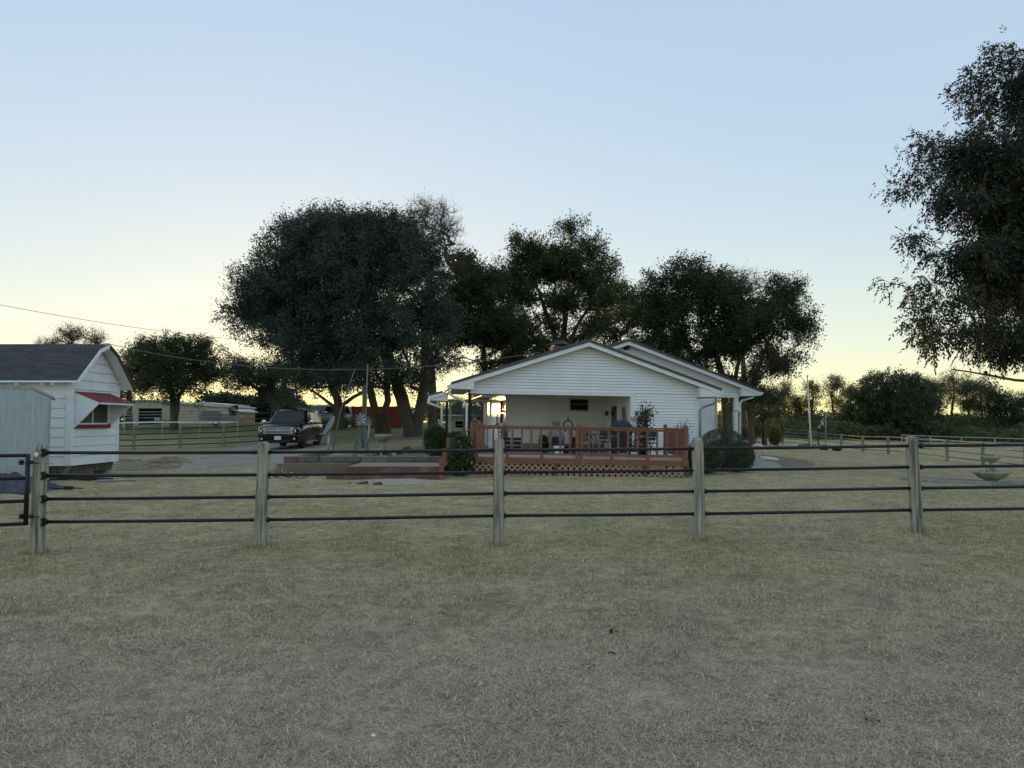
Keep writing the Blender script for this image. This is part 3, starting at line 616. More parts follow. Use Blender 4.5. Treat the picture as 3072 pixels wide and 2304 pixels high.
for (xe, ze, v0, v1, pr) in ((XL, roofz(XL), -.34, 4.4, ro), (XR, roofz(XR), -.34, 3.4, ro), (12.3, mroof(12.3), MV - .2, 13, r2), (1.0, mroof(1.0), 4.5, 13, r2)):
    s = -1 if xe < 5 and xe != 12.3 else 1
    g = MB(); g.prism([(0, 0), (0, -.11), (s * .07, -.11), (s * .11, -.02), (s * .11, 0)], (xe, v0, ze - .0), X, Z, Yv, v1 - v0); g.obj('gutter', M['white'], pr)
# soffits along the eaves
MB().bb((XL, .16, BZ + .02), (.1, 4.35, BZ + .05)).obj('soffit', M['soffit'], ro)
MB().bb((1.02, 4.4, 2.72), (1.72, 12.9, 2.75)).obj('soffit', M['soffit'], r2)
MB().bb((Wd, .16, BZ - .09), (XR - .03, 3.5, BZ - .06)).obj('soffit', M['soffit'], ro)
# downspouts and corner posts
MB().tube([(XL - .05, -.28, 2.66), (XL - .05, -.28, 2.52), (XL + .12, -.2, 2.42), (-.22, -.06, 2.30), (-.11, -.05, 2.16), (-.11, -.05, .25)], .042, 8).obj('downspout', M['white'], H, smooth=True)
mb = MB(); mb.bb((-.05, .0, .18), (.055, .11, BZ + .02)); mb.obj('porch_post', M['matblack'], H)
MB().tube([(XR - .12, -.2, 2.55), (XR - .12, -.2, 2.42), (XR - .24, -.14, 2.33), (Wd + .18, -.06, 2.22), (Wd + .07, -.05, 2.10), (Wd + .07, -.05, .25)], .045, 8).obj('downspout', M['steel'], H, smooth=True)
MB().tube([(12.1, MV, 2.9), (12.05, MV, 2.76), (11.8, MV + .1, 2.68), (11.58, MV + .1, 2.62), (11.53, MV + .1, 2.45), (11.53, MV + .1, .25)], .042, 8).obj('downspout', M['white'], H, smooth=True)
# chimney
ch = MB(); ch.bb((3.5, 3.2, 3.7), (4.15, 3.9, 4.62)); cho = ch.obj('chimney', M['brickred'], H)
c2 = MB(); c2.lathe([(.52, 0), (.50, .03), (.12, .20), (.02, .21)], 4, (3.85, 3.55, 4.68)); c2.bb((3.55, 3.25, 4.62), (4.10, 3.85, 4.69)); c2.obj('chimney_cap', M['matblack'], cho)
# vent lamp under the second gable
MB().lathe([(.03, .1), (.1, .05), (.13, -.05), (.02, -.09)], 8, (MX - .02, MV + .04, MT - .24)).obj('security_light', M['matblack'], H)
# rear porch roof on the left with its two posts
rp = MB(); rp.prism([(-1.2, 2.74), (2.4, 3.72), (2.4, 3.82), (-1.22, 2.82)], (0, 8.5, 0), X, Z, Yv, 4.6); rpo = rp.obj('porch_roof', M['roofmetal'], H)
b = MB(); b.prism([(-1.2, 2.59), (2.4, 3.57), (2.4, 3.715), (-1.2, 2.735)], (0, 8.46, 0), X, Z, Yv, .035); b.prism([(-1.2, 2.56), (-.3, 2.53), (-.3, 2.85), (-1.2, 2.62)], (0, 8.5, 0), X, Z, Yv, .2); b.obj('barge_board', M['white'], rpo)
MB().prism([(-1.15, 2.6), (2.0, 2.60), (2.0, 2.63), (-1.15, 2.63)], (0, 8.7, 0), X, Z, Yv, 4.3).obj('ceiling', M['soffit'], rpo)
MB().bb((-.40, 8.6, .3), (-.28, 8.72, 2.6)).obj('porch_post', M['matblack'], H)
MB().bb((-.14, 10.6, .3), (-.02, 10.72, 2.6)).obj('porch_post', M['soffit'], H)
MB().tube([(-1.18, 8.48, 2.6), (-1.15, 8.48, 2.42), (-.85, 8.5, 2.32), (-.58, 8.55, 2.2), (-.56, 8.55, .35)], .055, 8).obj('downspout', M['white'], H, smooth=True)
# wall ornaments: dark star and a wreath on the sunlit wall
def star(r, d, c):
    p = []
    for i in range(10):
        rr = r if i % 2 == 0 else r * .42; a = math.pi / 2 + i * math.pi / 5; p.append((rr * math.cos(a), rr * math.sin(a)))
    return MB().prism(p, c, (0, 1, 0), Z, (-1, 0, 0), d)
hw = Matrix.Translation(V((HX, HY, 0))) @ Euler((0, R(.75), R(8))).to_matrix().to_4x4()
def Hp(x, v, z): return hw @ V((x, v, z))
st = thing('wall_star', 'dark metal barn star hanging on the sunlit side wall of the house', 'star ornament', Hp(1.69, 6.2, 1.72), R(8))
star(.26, .03, (0, 0, 0)).obj('star', M['steel'], st)
wr = thing('wall_garland', 'reddish dried garland hanging by the corner of the sunlit wall', 'garland', Hp(1.68, 4.5, 2.45), R(8))
g = MB()
for i in range(26):
    a = random.uniform(0, 1); g.ell((random.uniform(-.05, 0), random.uniform(-.14, .14) * (1 - a * .5), -a * .95), (.05, .06, .06), 6, 4)
g.obj('bloom', M['red'], wr)

# ------------------------------------------------------------------ the white shed with a gambrel roof
SX = -12.04; SN, SF = 20.0, 22.42; SB = .40; SW0 = -17.6
SH = thing('garden_shed', 'white board-sided shed with gambrel shingle roof and a red window awning', 'shed', (SX, 21.2, .12))
def S_(x, y, z): return (x - SX, y - 21.2, z - .12)
eN, kN, ap, kF, eF = (19.68, 2.70), (20.74, 3.645), (21.2, 3.83), (21.64, 3.60), (22.70, 2.60)
prof = [(SN, SB), (SF, SB), (SF, 2.72), (21.60, 3.50), (21.2, 3.70), (20.78, 3.52), (SN, 2.86)]
mb = MB(); mb.prism([(p[0] - 21.2, p[1] - .12) for p in prof], (-.03, 0, 0), Yv, Z, (-1, 0, 0), -SW0 + SX - .06); mb.obj('wall', M['shedwhite'], SH)
def sgab(z):
    zz = z + .12
    if zz < 2.72: return (SN - 21.2 + .12, SF - 21.2 - .10)
    if zz < 3.5: t = (zz - 2.72) / .78; return (SN - 21.2 + .02 + .76 * t, SF - 21.2 - .84 * t - .02)
    t = (zz - 3.5) / .2; return (-.42 * (1 - t), .38 * (1 - t))
boards(SH, 'siding_board', (0, 0, 0), Yv, (1, 0, 0), SB - .12, 3.56, .262, sgab, M['shedwhite'], -.0+.030, .003, gap=.008)
boards(SH, 'siding_board', (SW0 - SX, SN - 21.2, 0), X, (0, -1, 0), SB - .12, 2.62, .262, lambda z: (0, -SW0 + SX - .12), M['shedwhite'], -.0+.030, .003, gap=.008)
for a in ((-.10, SN - 21.2 - .035, SB - .12, .04, SN - 21.2 + .11, 2.62), (-.02, SF - 21.2 - .10, SB - .12, .035, SF - 21.2 + .03, 2.56)):
    MB().bb(a[:3], a[3:]).obj('corner_board', M['shedwhite'], SH)
OH = .36
def rslab(p, q, th, nm, mt, x0=SW0 - SX - .2, x1=OH):
    b = MB(); n = V((0, -(q[1] - p[1]), q[0] - p[0])).normalized()
    if n.z < 0: n = -n
    a0, a1 = V((0, p[0] - 21.2, p[1] - .12)), V((0, q[0] - 21.2, q[1] - .12))
    b.add([a0 + X * x0, a1 + X * x0, a1 + X * x1, a0 + X * x1, a0 + X * x0 - n * th, a1 + X * x0 - n * th, a1 + X * x1 - n * th, a0 + X * x1 - n * th],
          [(0,1,2,3),(7,6,5,4),(0,4,5,1),(1,5,6,2),(2,6,7,3),(3,7,4,0)])
    return b
rb = rslab(eN, kN, .03, 'r', None); rb2 = rslab(kN, ap, .03, 'r', None); rb3 = rslab(ap, kF, .03, 'r', None); rb4 = rslab(kF, eF, .03, 'r', None)
allr = MB()
for q in (rb, rb2, rb3, rb4): allr.add(q.v, q.f)
roof = allr.obj('roof', M['shedwhite'], SH)
und = MB()
for pq in ((eN, kN), (kN, ap)):
    q = rslab(pq[0], pq[1], .0, '', None); und.add([V(v) + V((0, -.003, .007)) for v in q.v[:4]], [(0, 1, 2, 3)])
und.obj('underlay', M['shingle'][1], roof)
# shingles on the near slopes, each its own piece
shm = {}
for k in range(4): shm[k] = MB().box((0, 0, 0), (.405, .19, .012)).mesh('shingle', M['shingle'][k])
def shingles(p, q, rows, cols, x1):
    a, b = V((0, p[0] - 21.2, p[1] - .12)), V((0, q[0] - 21.2, q[1] - .12)); d = (b - a); Ln = d.length; d.normalize(); n = V((0, -d.z, d.y))
    if n.z < 0: n = -n
    tilt = math.atan2(d.z, d.y)
    for r_ in range(rows):
        x = x1 - random.uniform(.0, .01); w0 = random.uniform(.12, .40)
        for c in range(cols):
            wk = w0 if c == 0 else .408
            c0 = a + d * ((r_ + .5) * Ln / rows) + n * (.014 + random.uniform(0, .004))
            inst('shingle', shm[random.choice((0, 0, 1, 1, 2, 3))], roof, (x - wk / 2, c0.y, c0.z), (tilt - .05, 0, 0), ((wk - .006) / .405, Ln / rows / .172, 1)); x -= wk
shingles(eN, kN, 13, 13, OH); shingles(kN, ap, 5, 13, OH)
far = MB()
for pq in ((ap, kF), (kF, eF)):
    q = rslab(pq[0], pq[1], .0, '', None); far.add([V(v) + V((0, .004, .012)) for v in q.v[:4]], [(0, 1, 2, 3)])
far.obj('far_shingles', M['shingle'][1], roof)
# barge boards and drip edge
def edge(p, q, mt, x, w_=.022, h=.10, nm='barge_board'):
    b = MB(); b.beam((x, p[0] - 21.2, p[1] - .12 - h * .45), (x, q[0] - 21.2, q[1] - .12 - h * .45), w_, h, up=(0, .3, 1)); return b.obj(nm, mt, roof)
for p, q in ((eN, kN), (kN, ap)): edge(p, q, M['shedwhite'], OH + .012)
for p, q in ((ap, kF), (kF, eF)): edge(p, q, M['darkred'], OH + .012, h=.11)
MB().bb((SW0 - SX - .2, eN[0] - 21.2 - .02, eN[1] - .12 - .045), (OH, eN[0] - 21.2 + .0, eN[1] - .12 + .005)).obj('drip_edge', M['shedwhite'], roof)
for x in (-.36, -.62, -1.31, -1.98, -2.62, -3.28, -3.9): MB().bb((x - .025, -1.49, 2.47), (x + .025, -1.21, 2.57)).obj('rafter_tail', M['shedwhite'], roof)
# window with red sill, cheeks and awning
wy0, wy1 = -.98, .62
wf = MB(); z0, z1 = 1.40, 2.02
wf.bb((.02, wy0, z0), (.06, wy0 + .05, z1)); wf.bb((.02, wy1 - .05, z0), (.06, wy1, z1)); wf.bb((.02, wy0, z1 - .04), (.06, wy1, z1)); wf.bb((.02, wy0, z0), (.06, wy1, z0 + .045)); wf.bb((.025, -.22, z0), (.055, -.18, z1))
wo = wf.obj('window', M['shedwhite'], SH)
MB().bb((.022, wy0 + .05, z0 + .045), (.034, wy1 - .05, z1 - .04)).obj('pane', M['screen'], wo)
MB().bb((.02, wy0 - .06, z0 - .105), (.085, wy1 + .06, z0 - .004)).obj('sill', M['red'], wo)
aw = MB()
aO = V((.03, 0, 2.31)); nn = 20
for k in range(nn):                                     # corrugated sheet, two pitches
    ya, yb = wy0 - .1 + (wy1 - wy0 + .2) * k / nn, wy0 - .1 + (wy1 - wy0 + .2) * (k + 1) / nn; h = .012 * (k % 2)
    pts = [V((.03, ya, 2.31 + h)), V((.03, yb, 2.31 + .012 - h)), V((.22, yb, 2.235 + .012 - h)), V((.22, ya, 2.235 + h)), V((.76, yb, 2.015 + .012 - h)), V((.76, ya, 2.015 + h))]
    lo = [p - Z * .012 for p in pts]
    aw.add(pts + lo, [(0,1,2,3),(3,2,4,5),(9,8,7,6),(11,10,8,9),(5,4,10,11),(0,3,9,6),(3,5,11,9),(1,7,8,2),(2,8,10,4)])
awo = aw.obj('awning', M['red'], SH)
MB().beam((.74, wy0 - .08, 1.985), (.74, wy1 + .08, 1.985), .03, .045).obj('awning_rail', M['shedwhite'], awo)
for y in (wy0 - .075, wy1 + .075):
    b = MB(); b.prism([(.03, z0 - .1), (.03, 2.28), (.20, 2.22), (.73, 2.0)], (0, y - .012, 0), X, Z, Yv, .024); b.obj('cheek', M['shedwhite'], awo)
# blocks, beams and boards the shed stands on
for x in (-.3, -2.2, -4.6):
    for y in (-1.0, 1.0): MB().bb((x - .2, y - .12, -.08), (x + .2, y + .12, .17)).obj('foundation_block', M['concrete'], SH)
sk = MB(); sk.bb((SW0 - SX, -1.1, .16), (-.06, -1.0, .28)); sk.bb((SW0 - SX, 1.05, .16), (-.06, 1.15, .28)); sk.bb((-5, -1.16, -.05), (-.15, -1.12, .27)); sk.bb((-.12, -1.1, .05), (-.07, 1.1, .27)); sk.obj('skid', M['barkgrey'], SH)

# ------------------------------------------------------------------ small grey metal shed in front of it
MY = 17.6
ms0, ms1 = P(-150, 1265, MY).x, P(150, 1265, MY).x; mg = float(gz((ms0 + ms1) / 2, MY)) - .06; mh0 = 1.12
T = thing('metal_shed', 'small grey corrugated metal shed at the left edge beside the white shed', 'shed', (ms1 - .85 * mh0 - .75 * .53, MY - .53 * mh0 + .75 * .85, mg), R(32))
mh = mh0; zt = P(100, 1194, MY).z - mg; za = P(0, 1168, MY).z - mg
w_ = MB(); n = 40
for k in range(n):
    a, b = -mh + 2 * mh * k / n, -mh + 2 * mh * (k + 1) / n; d = .018 * (k % 2); e = .018 * ((k + 1) % 2)
    top = lambda x: zt + (za - zt) * (1 - max(0, (abs(x) - .72)) / (mh - .72)) if abs(x) > .72 else za
    w_.add([(a, -.75 + d, 0), (b, -.75 + e, 0), (b, -.75 + e, top(b)), (a, -.75 + d, top(a))], [(0, 1, 2, 3)])
w_.bb((-mh, -.73, 0), (-mh + .03, .75, zt)); w_.bb((mh - .03, -.73, 0), (mh, .75, zt)); w_.bb((-mh, .73, 0), (mh, .75, zt))
w_.obj('wall', M['metalshed'], T)
rf = MB(); pr = [(-mh - .09, zt - .03), (-.74, za + .0), (.74, za + .0), (mh + .09, zt - .03), (mh + .09, zt + .03), (.74, za + .06), (-.74, za + .06), (-mh - .09, zt + .03)]
rf.prism(pr, (0, -.756, 0), X, Z, Yv, 1.62); rf.obj('roof', M['steel'], T)
MB().bb((mh - .035, -.7525, 0), (mh + .012, -.735, zt)).obj('corner_trim', M['steel'], T)

# ------------------------------------------------------------------ deck
DX, DY = P(1415, 1265, 20.9).x, 20.9
DK = thing('deck', 'low redwood stained deck with baluster railings and diagonal lattice skirt', 'deck', (DX, DY, 0), R(-2.9), R(.95))
DL, DD, DZ = 6.0, 3.7, .61
for k in range(25):
    MB().bb((-.02, .03 + k * .148, DZ - .03), (DL + .04, .03 + k * .148 + .140, DZ)).obj('deck_board', M['deckfloor'], DK)
fr = MB(); fr.bb((-.05, -.035, DZ - .155), (DL + .09, .0, DZ - .004)); fr.obj('fascia', M['deckred'], DK)
fr = MB(); fr.bb((-.05, .0, DZ - .15), (-.02, DD, DZ - .034)); fr.obj('fascia', M['deckred'], DK)
fr = MB(); fr.bb((DL + .05, .0, DZ - .15), (DL + .09, DD, DZ - .034)); fr.obj('fascia', M['deckred'], DK)
jo = MB()
for y in (.5, 1.5, 2.5, 3.4): jo.bb((.0, y, DZ - .18), (DL, y + .05, DZ - .032))
for x in (.02, 2.0, 4.0, 5.95):
    for y in (.3, 1.8, 3.3): jo.bb((x, y, -.15), (x + .1, y + .1, DZ - .18))
jo.obj('joist', M['timber'], DK)
# lattice slats: two layers of diagonals
def lattice(T, a, b, z0, z1, v, pitch=.165, w_=.05):
    h = z1 - z0
    for lay, s in ((0, 1), (1, -1)):
        x = a - h
        while x < b + h:
            p, q = (x, z0), (x + h, z1)
            if s < 0: p, q = (x + h, z0), (x, z1)
            # clip to [a, b]
            (x0, y0), (x1, y1) = p, q
            if x0 > x1: (x0, y0), (x1, y1) = (x1, y1), (x0, y0)
            lo, hi = max(x0, a), min(x1, b)
            if hi - lo > .03:
                f = lambda xx: y0 + (y1 - y0) * (xx - x0) / (x1 - x0)
                MB().beam((lo, v + lay * .011, f(lo)), (hi, v + lay * .011, f(hi)), .010, w_, up=(0, 0, 1)).obj('lattice_slat', M['lattice'], T)
            x += pitch
for a, b in ((.03, 2.33), (2.45, 4.82), (4.95, DL)): lattice(DK, a, b, .03, DZ - .16, .015)
for x in (2.335, 4.825, DL + .0): MB().bb((x, .0, -.1), (x + .11, .05, DZ - .157)).obj('lattice_post', M['timber'], DK)
# railings
RZ = DZ + .90
def railing(T, p, q, posts, spacing, top=RZ, bw=.055):
    p, q = V(p), V(q); d = q - p; L_ = d.length; d.normalize()
    MB().beam(p + Z * (top - .02), q + Z * (top - .02), .10, .038).obj('rail_cap', M['deckred'], T)
    MB().beam(p + Z * (DZ + .11), q + Z * (DZ + .11), .05, .055).obj('bottom_rail', M['deckred'], T)
    MB().beam(p + Z * (top - .075), q + Z * (top - .075), .04, .06).obj('top_rail', M['deckred'], T)
    n = int(L_ / spacing); me = MB().bb((-bw / 2, -.02, DZ + .137), (bw / 2, .02, top - .11)).mesh('baluster', M['deckred'])
    for k in range(1, n):
        c = p + d * (L_ * k / n)
        inst('baluster', me, T, (c.x, c.y, 0), (0, 0, math.atan2(d.y, d.x)))
def rpost(T, x, y, top, w_=.1, ball=False):
    b = MB(); b.bb((x - w_ / 2, y - w_ / 2, DZ - .16), (x + w_ / 2, y + w_ / 2, top))
    o = b.obj('railing_post', M['deckred'], T)
    if ball: MB().lathe([(.03, 0), (.028, .03), (.05, .05), (.068, .09), (.06, .14), (.03, .17), (.005, .175)], 12, (x, y, top)).obj('finial', M['deckred'], o, smooth=True)
railing(DK, (.05, .03, 0), (DL + .03, .03, 0), [], .262)
rpost(DK, .0, -.01, DZ + .98, .12); rpost(DK, .13, .0, DZ + .96, .09)
rpost(DK, 2.98, .0, DZ + .95, .1); rpost(DK, 3.09, .0, DZ + .93, .08); rpost(DK, DL, -.01, DZ + .96, .11)
for x in (1.0, 1.98, 3.95, 4.95): MB().bb((x - .045, .005, DZ - .003), (x + .045, .055, DZ + .083)).obj('rail_block', M['deckred'], DK)
railing(DK, (DL + .01, .1, 0), (DL - .02, 3.4, 0), [], .20)
rpost(DK, DL - .02, 3.5, DZ + 1.0, .1)
railing(DK, (4.72, 3.45, 0), (5.3, 3.45, 0), [], .12); rpost(DK, 5.36, 3.45, DZ + .98, .1, True)
railing(DK, (.02, 2.4, 0), (.02, 3.5, 0), [], .25); rpost(DK, .02, 2.35, DZ + .95)
# steps down at the left with a sloping hand rail
for k in range(3): MB().bb((-.32 * (k + 1) - .03, .9, DZ - .17 * (k + 1) - .035), (-.32 * k - .055, 2.3, DZ - .17 * (k + 1))).obj('stair_tread', M['deckred'], DK)
for y in (.87, 2.32): MB().beam((-.03, y, DZ - .12), (-1.0, y, DZ - .62), .04, .2).obj('stringer', M['deckred'], DK)
MB().beam((-.02, .87, RZ - .06), (-.78, .87, RZ - .48), .06, .05).obj('hand_rail', M['deckred'], DK)
MB().beam((-.02, .87, RZ - .52), (-.78, .87, RZ - .94), .04, .05).obj('hand_rail', M['deckred'], DK)
for k in range(4):
    x = -.14 - k * .165; MB().bb((x - .02, .85, RZ - .50 + x * .55), (x + .02, .89, RZ - .07 + x * .55)).obj('baluster', M['deckred'], DK)
MB().bb((-.86, .81, -.05), (-.75, .92, RZ - .40)).obj('newel_post', M['deckred'], DK)

# ------------------------------------------------------------------ low landing and step left of the deck
LX0, LX1 = P(1045, 1265, 20).x, P(1332, 1265, 20).x
LD = thing('wood_landing', 'low weathered wooden landing with a long red step in front of the block wall', 'landing', (LX0, 19.9, 0), R(-.8))
ll = LX1 - LX0
for k in range(13): MB().bb((0, k * .15, .36), (ll, k * .15 + .143, .395)).obj('landing_board', M['landing'], LD)
MB().bb((-.0, -.045, .22), (ll + .02, -.003, .39)).obj('front_board', M['timber'], LD)
MB().bb((-.02, .02, .0), (ll, .05, .36)).obj('riser', M['timber'], LD)
for k in range(2): MB().bb((-.42, -.47 + k * .21, .165), (ll - .02, -.47 + k * .21 + .2, .20)).obj('step_board', M['timber'], LD)
MB().bb((-.42, -.51, .015), (ll - .02, -.475, .19)).obj('step_face', M['timber'], LD)
MB().bb((-.42, -.47, .0), (-.38, -.05, .16)).obj('step_end', M['timber'], LD)
np_ = MB(); np_.bb((ll - .05, -.56, -.08), (ll + .07, -.44, .62)); npo = np_.obj('newel_post', M['deckred'], LD)
n2 = MB(); n2.bb((ll + .0, -.30, .4), (ll + .09, -.21, .88)); n2.obj('newel_post', M['deckred'], LD)
LG = thing('edging_timber', 'long red-brown timber lying on edge left of the wooden landing', 'timber', tuple(G(935, 21.1)), 0)
a, b = P(835, 1399, 21.1), P(1046, 1399, 21.1)
MB().bb((a.x, 20.95, .12), (b.x, 21.2, .40)).obj('beam', M['greytimber'], LG, world=True)

# ------------------------------------------------------------------ retaining wall of blocks and the bed behind it
wx0, wx1 = P(888, 1265, 22).x, P(1336, 1265, 22).x
RW = thing('retaining_wall', 'two-course retaining wall of rough grey blocks behind the wooden landing', 'wall', ((wx0 + wx1) / 2, 22, .2))
bmesh_ = [MB().box((0, 0, 0), (.40, .22, .145)).mesh('block', m_) for m_ in M['block']]
for me in bmesh_:
    for v in me.vertices: v.co += V((random.uniform(-.015, .015), random.uniform(-.02, .02), random.uniform(-.008, .008)))
br = MB().box((0, 0, 0), (.36, .24, .25)).mesh('block', M['brickred'])
c = (wx0 + wx1) / 2
for row in range(3):
    x = wx0 + .1 + (row % 2) * .2
    while x < wx1 - .1:
        inst('block', random.choice(bmesh_), RW, (x - c + random.uniform(-.01, .01), random.uniform(-.035, .035) + .02 * row, -.02 + row * .152), (0, 0, random.uniform(-.08, .08)))
        x += .412
inst('block', br, RW, (wx0 - c - .12, -.06, .235)); inst('block', br, RW, (wx0 - c - .12, -.01, -.03))
for k in range(9): inst('block', random.choice(bmesh_), RW, (wx0 - c - .15 + k * .03, .35 + k * .41, .25 + .012 * k), (0, 0, R(88)))
# bed soil
nxb, nyb = 40, 30; bx = np.linspace(wx0 - .05, wx1 + .9, nxb); by = np.linspace(22.06, 29.5, nyb); BX, BY = np.meshgrid(bx, by)
BX = BX + (BY - 22) * -.10 * (1 - (BX - bx[0]) / (bx[-1] - bx[0]))
t_ = (BY - 22.06) / 7.44; bzv = (1 - t_) * .47 + t_ * (gz(BX, BY) - .02) + .03 * np.sin(BX * 3.1) * np.sin(BY * 2.3) + np.random.default_rng(3).normal(0, .008, BX.shape)
bzv[:, -1] = -.1; bzv[:, 0] -= .12
vs = np.stack([BX.ravel(), BY.ravel(), bzv.ravel()], 1); ii = (np.arange(nyb - 1)[:, None] * nxb + np.arange(nxb - 1)).ravel()
M['bedsoil'] = mat('bed_soil', (.23, .20, .14), (.13, .11, .075), 22, .97, bump=.9, bscale=30, c3=(.28, .26, .17), s3=2)
tag(inst('raised_bed', npmesh('raised_bed', vs, np.stack([ii, ii+1, ii+1+nxb, ii+nxb], 1), M['bedsoil'], smooth=True)), kind='structure')
def bedz(x, y):
    j = int(np.clip(np.searchsorted(by, y), 1, nyb - 1)); row = BX[j]; i = int(np.clip(np.searchsorted(row, x), 1, nxb - 1)); return float(bzv[j, i])
# ------------------------------------------------------------------ trees
def tg(px, Y): a = G(px, Y); return (a.x, a.y, a.z)
# the big evergreen behind the car: two leaning stems and a forked one
b1 = tg(1233, 45); 
tree('live_oak', 'great dark evergreen oak on a thick forked trunk beside the house', b1,
     [([V(b1) - Z * .2, P(1228, 1280, 45), P(1205, 1200, 45), P(1180, 1120, 45), P(1150, 1000, 45), P(1120, 880, 45)], .40),
      ([V(b1) - Z * .2 + V((.35, 0, 0)), P(1250, 1280, 45), P(1266, 1200, 45), P(1276, 1120, 45), P(1270, 1000, 45), P(1262, 900, 44)], .33)],
     [LB(1130, 860, 44, 250, 200, 4.6), LB(1020, 740, 45, 230, 130, 4), LB(1190, 1010, 42, 190, 130, 3.6), LB(1220, 760, 45, 150, 120, 3.5), LB(1100, 690, 45, 170, 70, 3), LB(1290, 960, 44, 100, 130, 3), LB(1200, 1105, 41.5, 180, 60, 2.4), LB(1060, 1125, 41.5, 120, 45, 2.2), LB(1160, 1150, 43, 130, 42, 2.2), LB(1260, 1130, 43, 90, 45, 2.2), LB(1290, 1080, 42, 80, 60, 2.2), LB(1100, 1080, 41, 120, 60, 2.4)],
     480, 165000, .15, .085, .62, M['lf_oak'], M['bark'], 51, clear=2.6, shell=.45, ntwig=5, flare=1.2)
b2 = tg(1143, 49)
tree('live_oak', 'evergreen oak on a twin trunk with stringy bark just left of the forked oak', b2,
     [([V(b2) - Z * .2, P(1128, 1262, 49), P(1118, 1200, 49), P(1098, 1120, 49), P(1050, 980, 48), P(1000, 850, 48)], .26),
      ([V(b2) - Z * .2 + V((.3, 0, 0)), P(1150, 1262, 49), P(1163, 1200, 49), P(1160, 1110, 49), P(1130, 980, 48), P(1110, 850, 48)], .22)],
     [LB(910, 870, 46, 190, 180, 4.4), LB(830, 880, 47, 150, 130, 3.6), LB(900, 1010, 44, 150, 95, 3.8), LB(970, 735, 47, 170, 110, 3.6), LB(1030, 1040, 44, 160, 90, 3.4), LB(735, 935, 46, 85, 90, 2.6), LB(880, 720, 47, 100, 60, 2.5), LB(950, 1120, 43, 120, 50, 2.2), LB(1010, 1155, 44, 140, 42, 2.4), LB(890, 1140, 45, 100, 42, 2.2)],
     490, 165000, .15, .085, .62, M['lf_oak'], M['bark'], 52, clear=2.8, shell=.45, ntwig=5, flare=1.2)
rg_ = random.Random(3); mbr = MB()
T2 = [o for o in COL.objects if o.get('label', '').startswith('evergreen oak on a twin')][0]
for k in range(16):
    t = k / 16 * 6.28; a = V(b2) + V((.15 + .50 * math.cos(t), .45 * math.sin(t), -.05)); mbr.tube([a, a.lerp(V(b2) + V((.15 + .3 * math.cos(t), .3 * math.sin(t), .9)), .6), V(b2) + V((.15 + .26 * math.cos(t), .24 * math.sin(t), 1.2))], [.08, .06, .03], 5)
mbr.obj('buttress_root', M['bark'], T2, world=True)
b3 = tg(1300, 52)
tree('bare_top_tree', 'thin half bare tree with twiggy crown rising behind the great oak', b3,
     [([V(b3), P(1296, 1150, 52), P(1280, 950, 52), P(1290, 760, 52), P(1300, 660, 52)], .30)],
     [LB(1330, 690, 52, 80, 90, 2.2), LB(1280, 640, 52, 90, 60, 2), LB(1370, 800, 52, 60, 90, 2), LB(1250, 700, 52, 60, 80, 2)], 170, 2600, .13, .06, .6, M['lf_oak'], M['barkgrey'], 53, clear=4, ntwig=7, tipr=.011, shell=.7)
b4 = tg(1018, 56)
tree('spreading_oak', 'low spreading oak with a fanned trunk behind the satellite dish', b4,
     [([V(b4) - Z * .2, P(1020, 1240, 56), P(1012, 1195, 56), P(985, 1140, 56), P(960, 1090, 56)], .36), ([V(b4) - Z * .1 + V((.2, 0, 0)), P(1028, 1215, 56), P(1062, 1190, 55), P(1110, 1165, 55), P(1140, 1120, 55)], .18), ([V(b4) - Z * .1 - V((.2, 0, 0)), P(1005, 1222, 56), P(970, 1195, 57), P(925, 1165, 57)], .16)],
     [LB(930, 1120, 55, 110, 50, 3.5), LB(1050, 1110, 55, 120, 50, 3.5), LB(990, 1070, 56, 150, 60, 3.5), LB(860, 1165, 56, 40, 25, 2.2), LB(1120, 1160, 55, 60, 22, 2.2)], 200, 26000, .15, .075, .6, M['lf_dark'], M['bark'], 54, clear=1.4, shell=.55)
b5 = tg(828, 62)
tree('leaning_oak', 'leaning oak with a bent dark limb behind the roof of the black suv', b5,
     [([V(b5) - Z * .2, P(830, 1235, 62), P(822, 1205, 62), P(790, 1180, 62), P(755, 1155, 62), P(730, 1120, 62)], .42), ([V(b5), P(834, 1215, 62), P(850, 1180, 62), P(860, 1130, 62)], .3)],
     [LB(760, 1130, 62, 90, 50, 3.5), LB(830, 1120, 62, 80, 60, 3.5), LB(720, 1100, 63, 60, 50, 3), LB(800, 1180, 62, 70, 24, 2.4), LB(700, 1160, 63, 45, 30, 2.4)], 170, 21000, .16, .08, .65, M['lf_dark'], M['bark'], 55, clear=1.5, shell=.55)
b6 = tg(523, 57)
tree('shade_tree', 'round crowned green tree standing in the pasture behind the white shed', b6,
     [([V(b6) - Z * .2, P(522, 1250, 57), P(520, 1205, 57), P(515, 1160, 57), P(505, 1090, 57)], .27), ([V(b6), P(530, 1230, 57), P(535, 1190, 57), P(570, 1140, 57), P(600, 1090, 57)], .18)],
     [LB(520, 1080, 57, 130, 70, 3.2), LB(470, 1120, 57, 90, 55, 2.8), LB(585, 1110, 57, 75, 60, 2.6), LB(510, 1030, 57, 70, 30, 2), LB(500, 1190, 56.5, 40, 28, 1.4), LB(590, 1190, 57, 40, 30, 1.4), LB(425, 1140, 57, 80, 60, 2.2), LB(635, 1130, 57, 70, 60, 2.2), LB(520, 1155, 55.5, 120, 50, 2), LB(450, 1060, 57, 85, 55, 2.2), LB(595, 1050, 57, 85, 50, 2.2)], 290, 60000, .15, .09, .55, M['lf_green'], M['barkgrey'], 56, clear=1.9, shell=.5)
b7 = tg(392, 66)
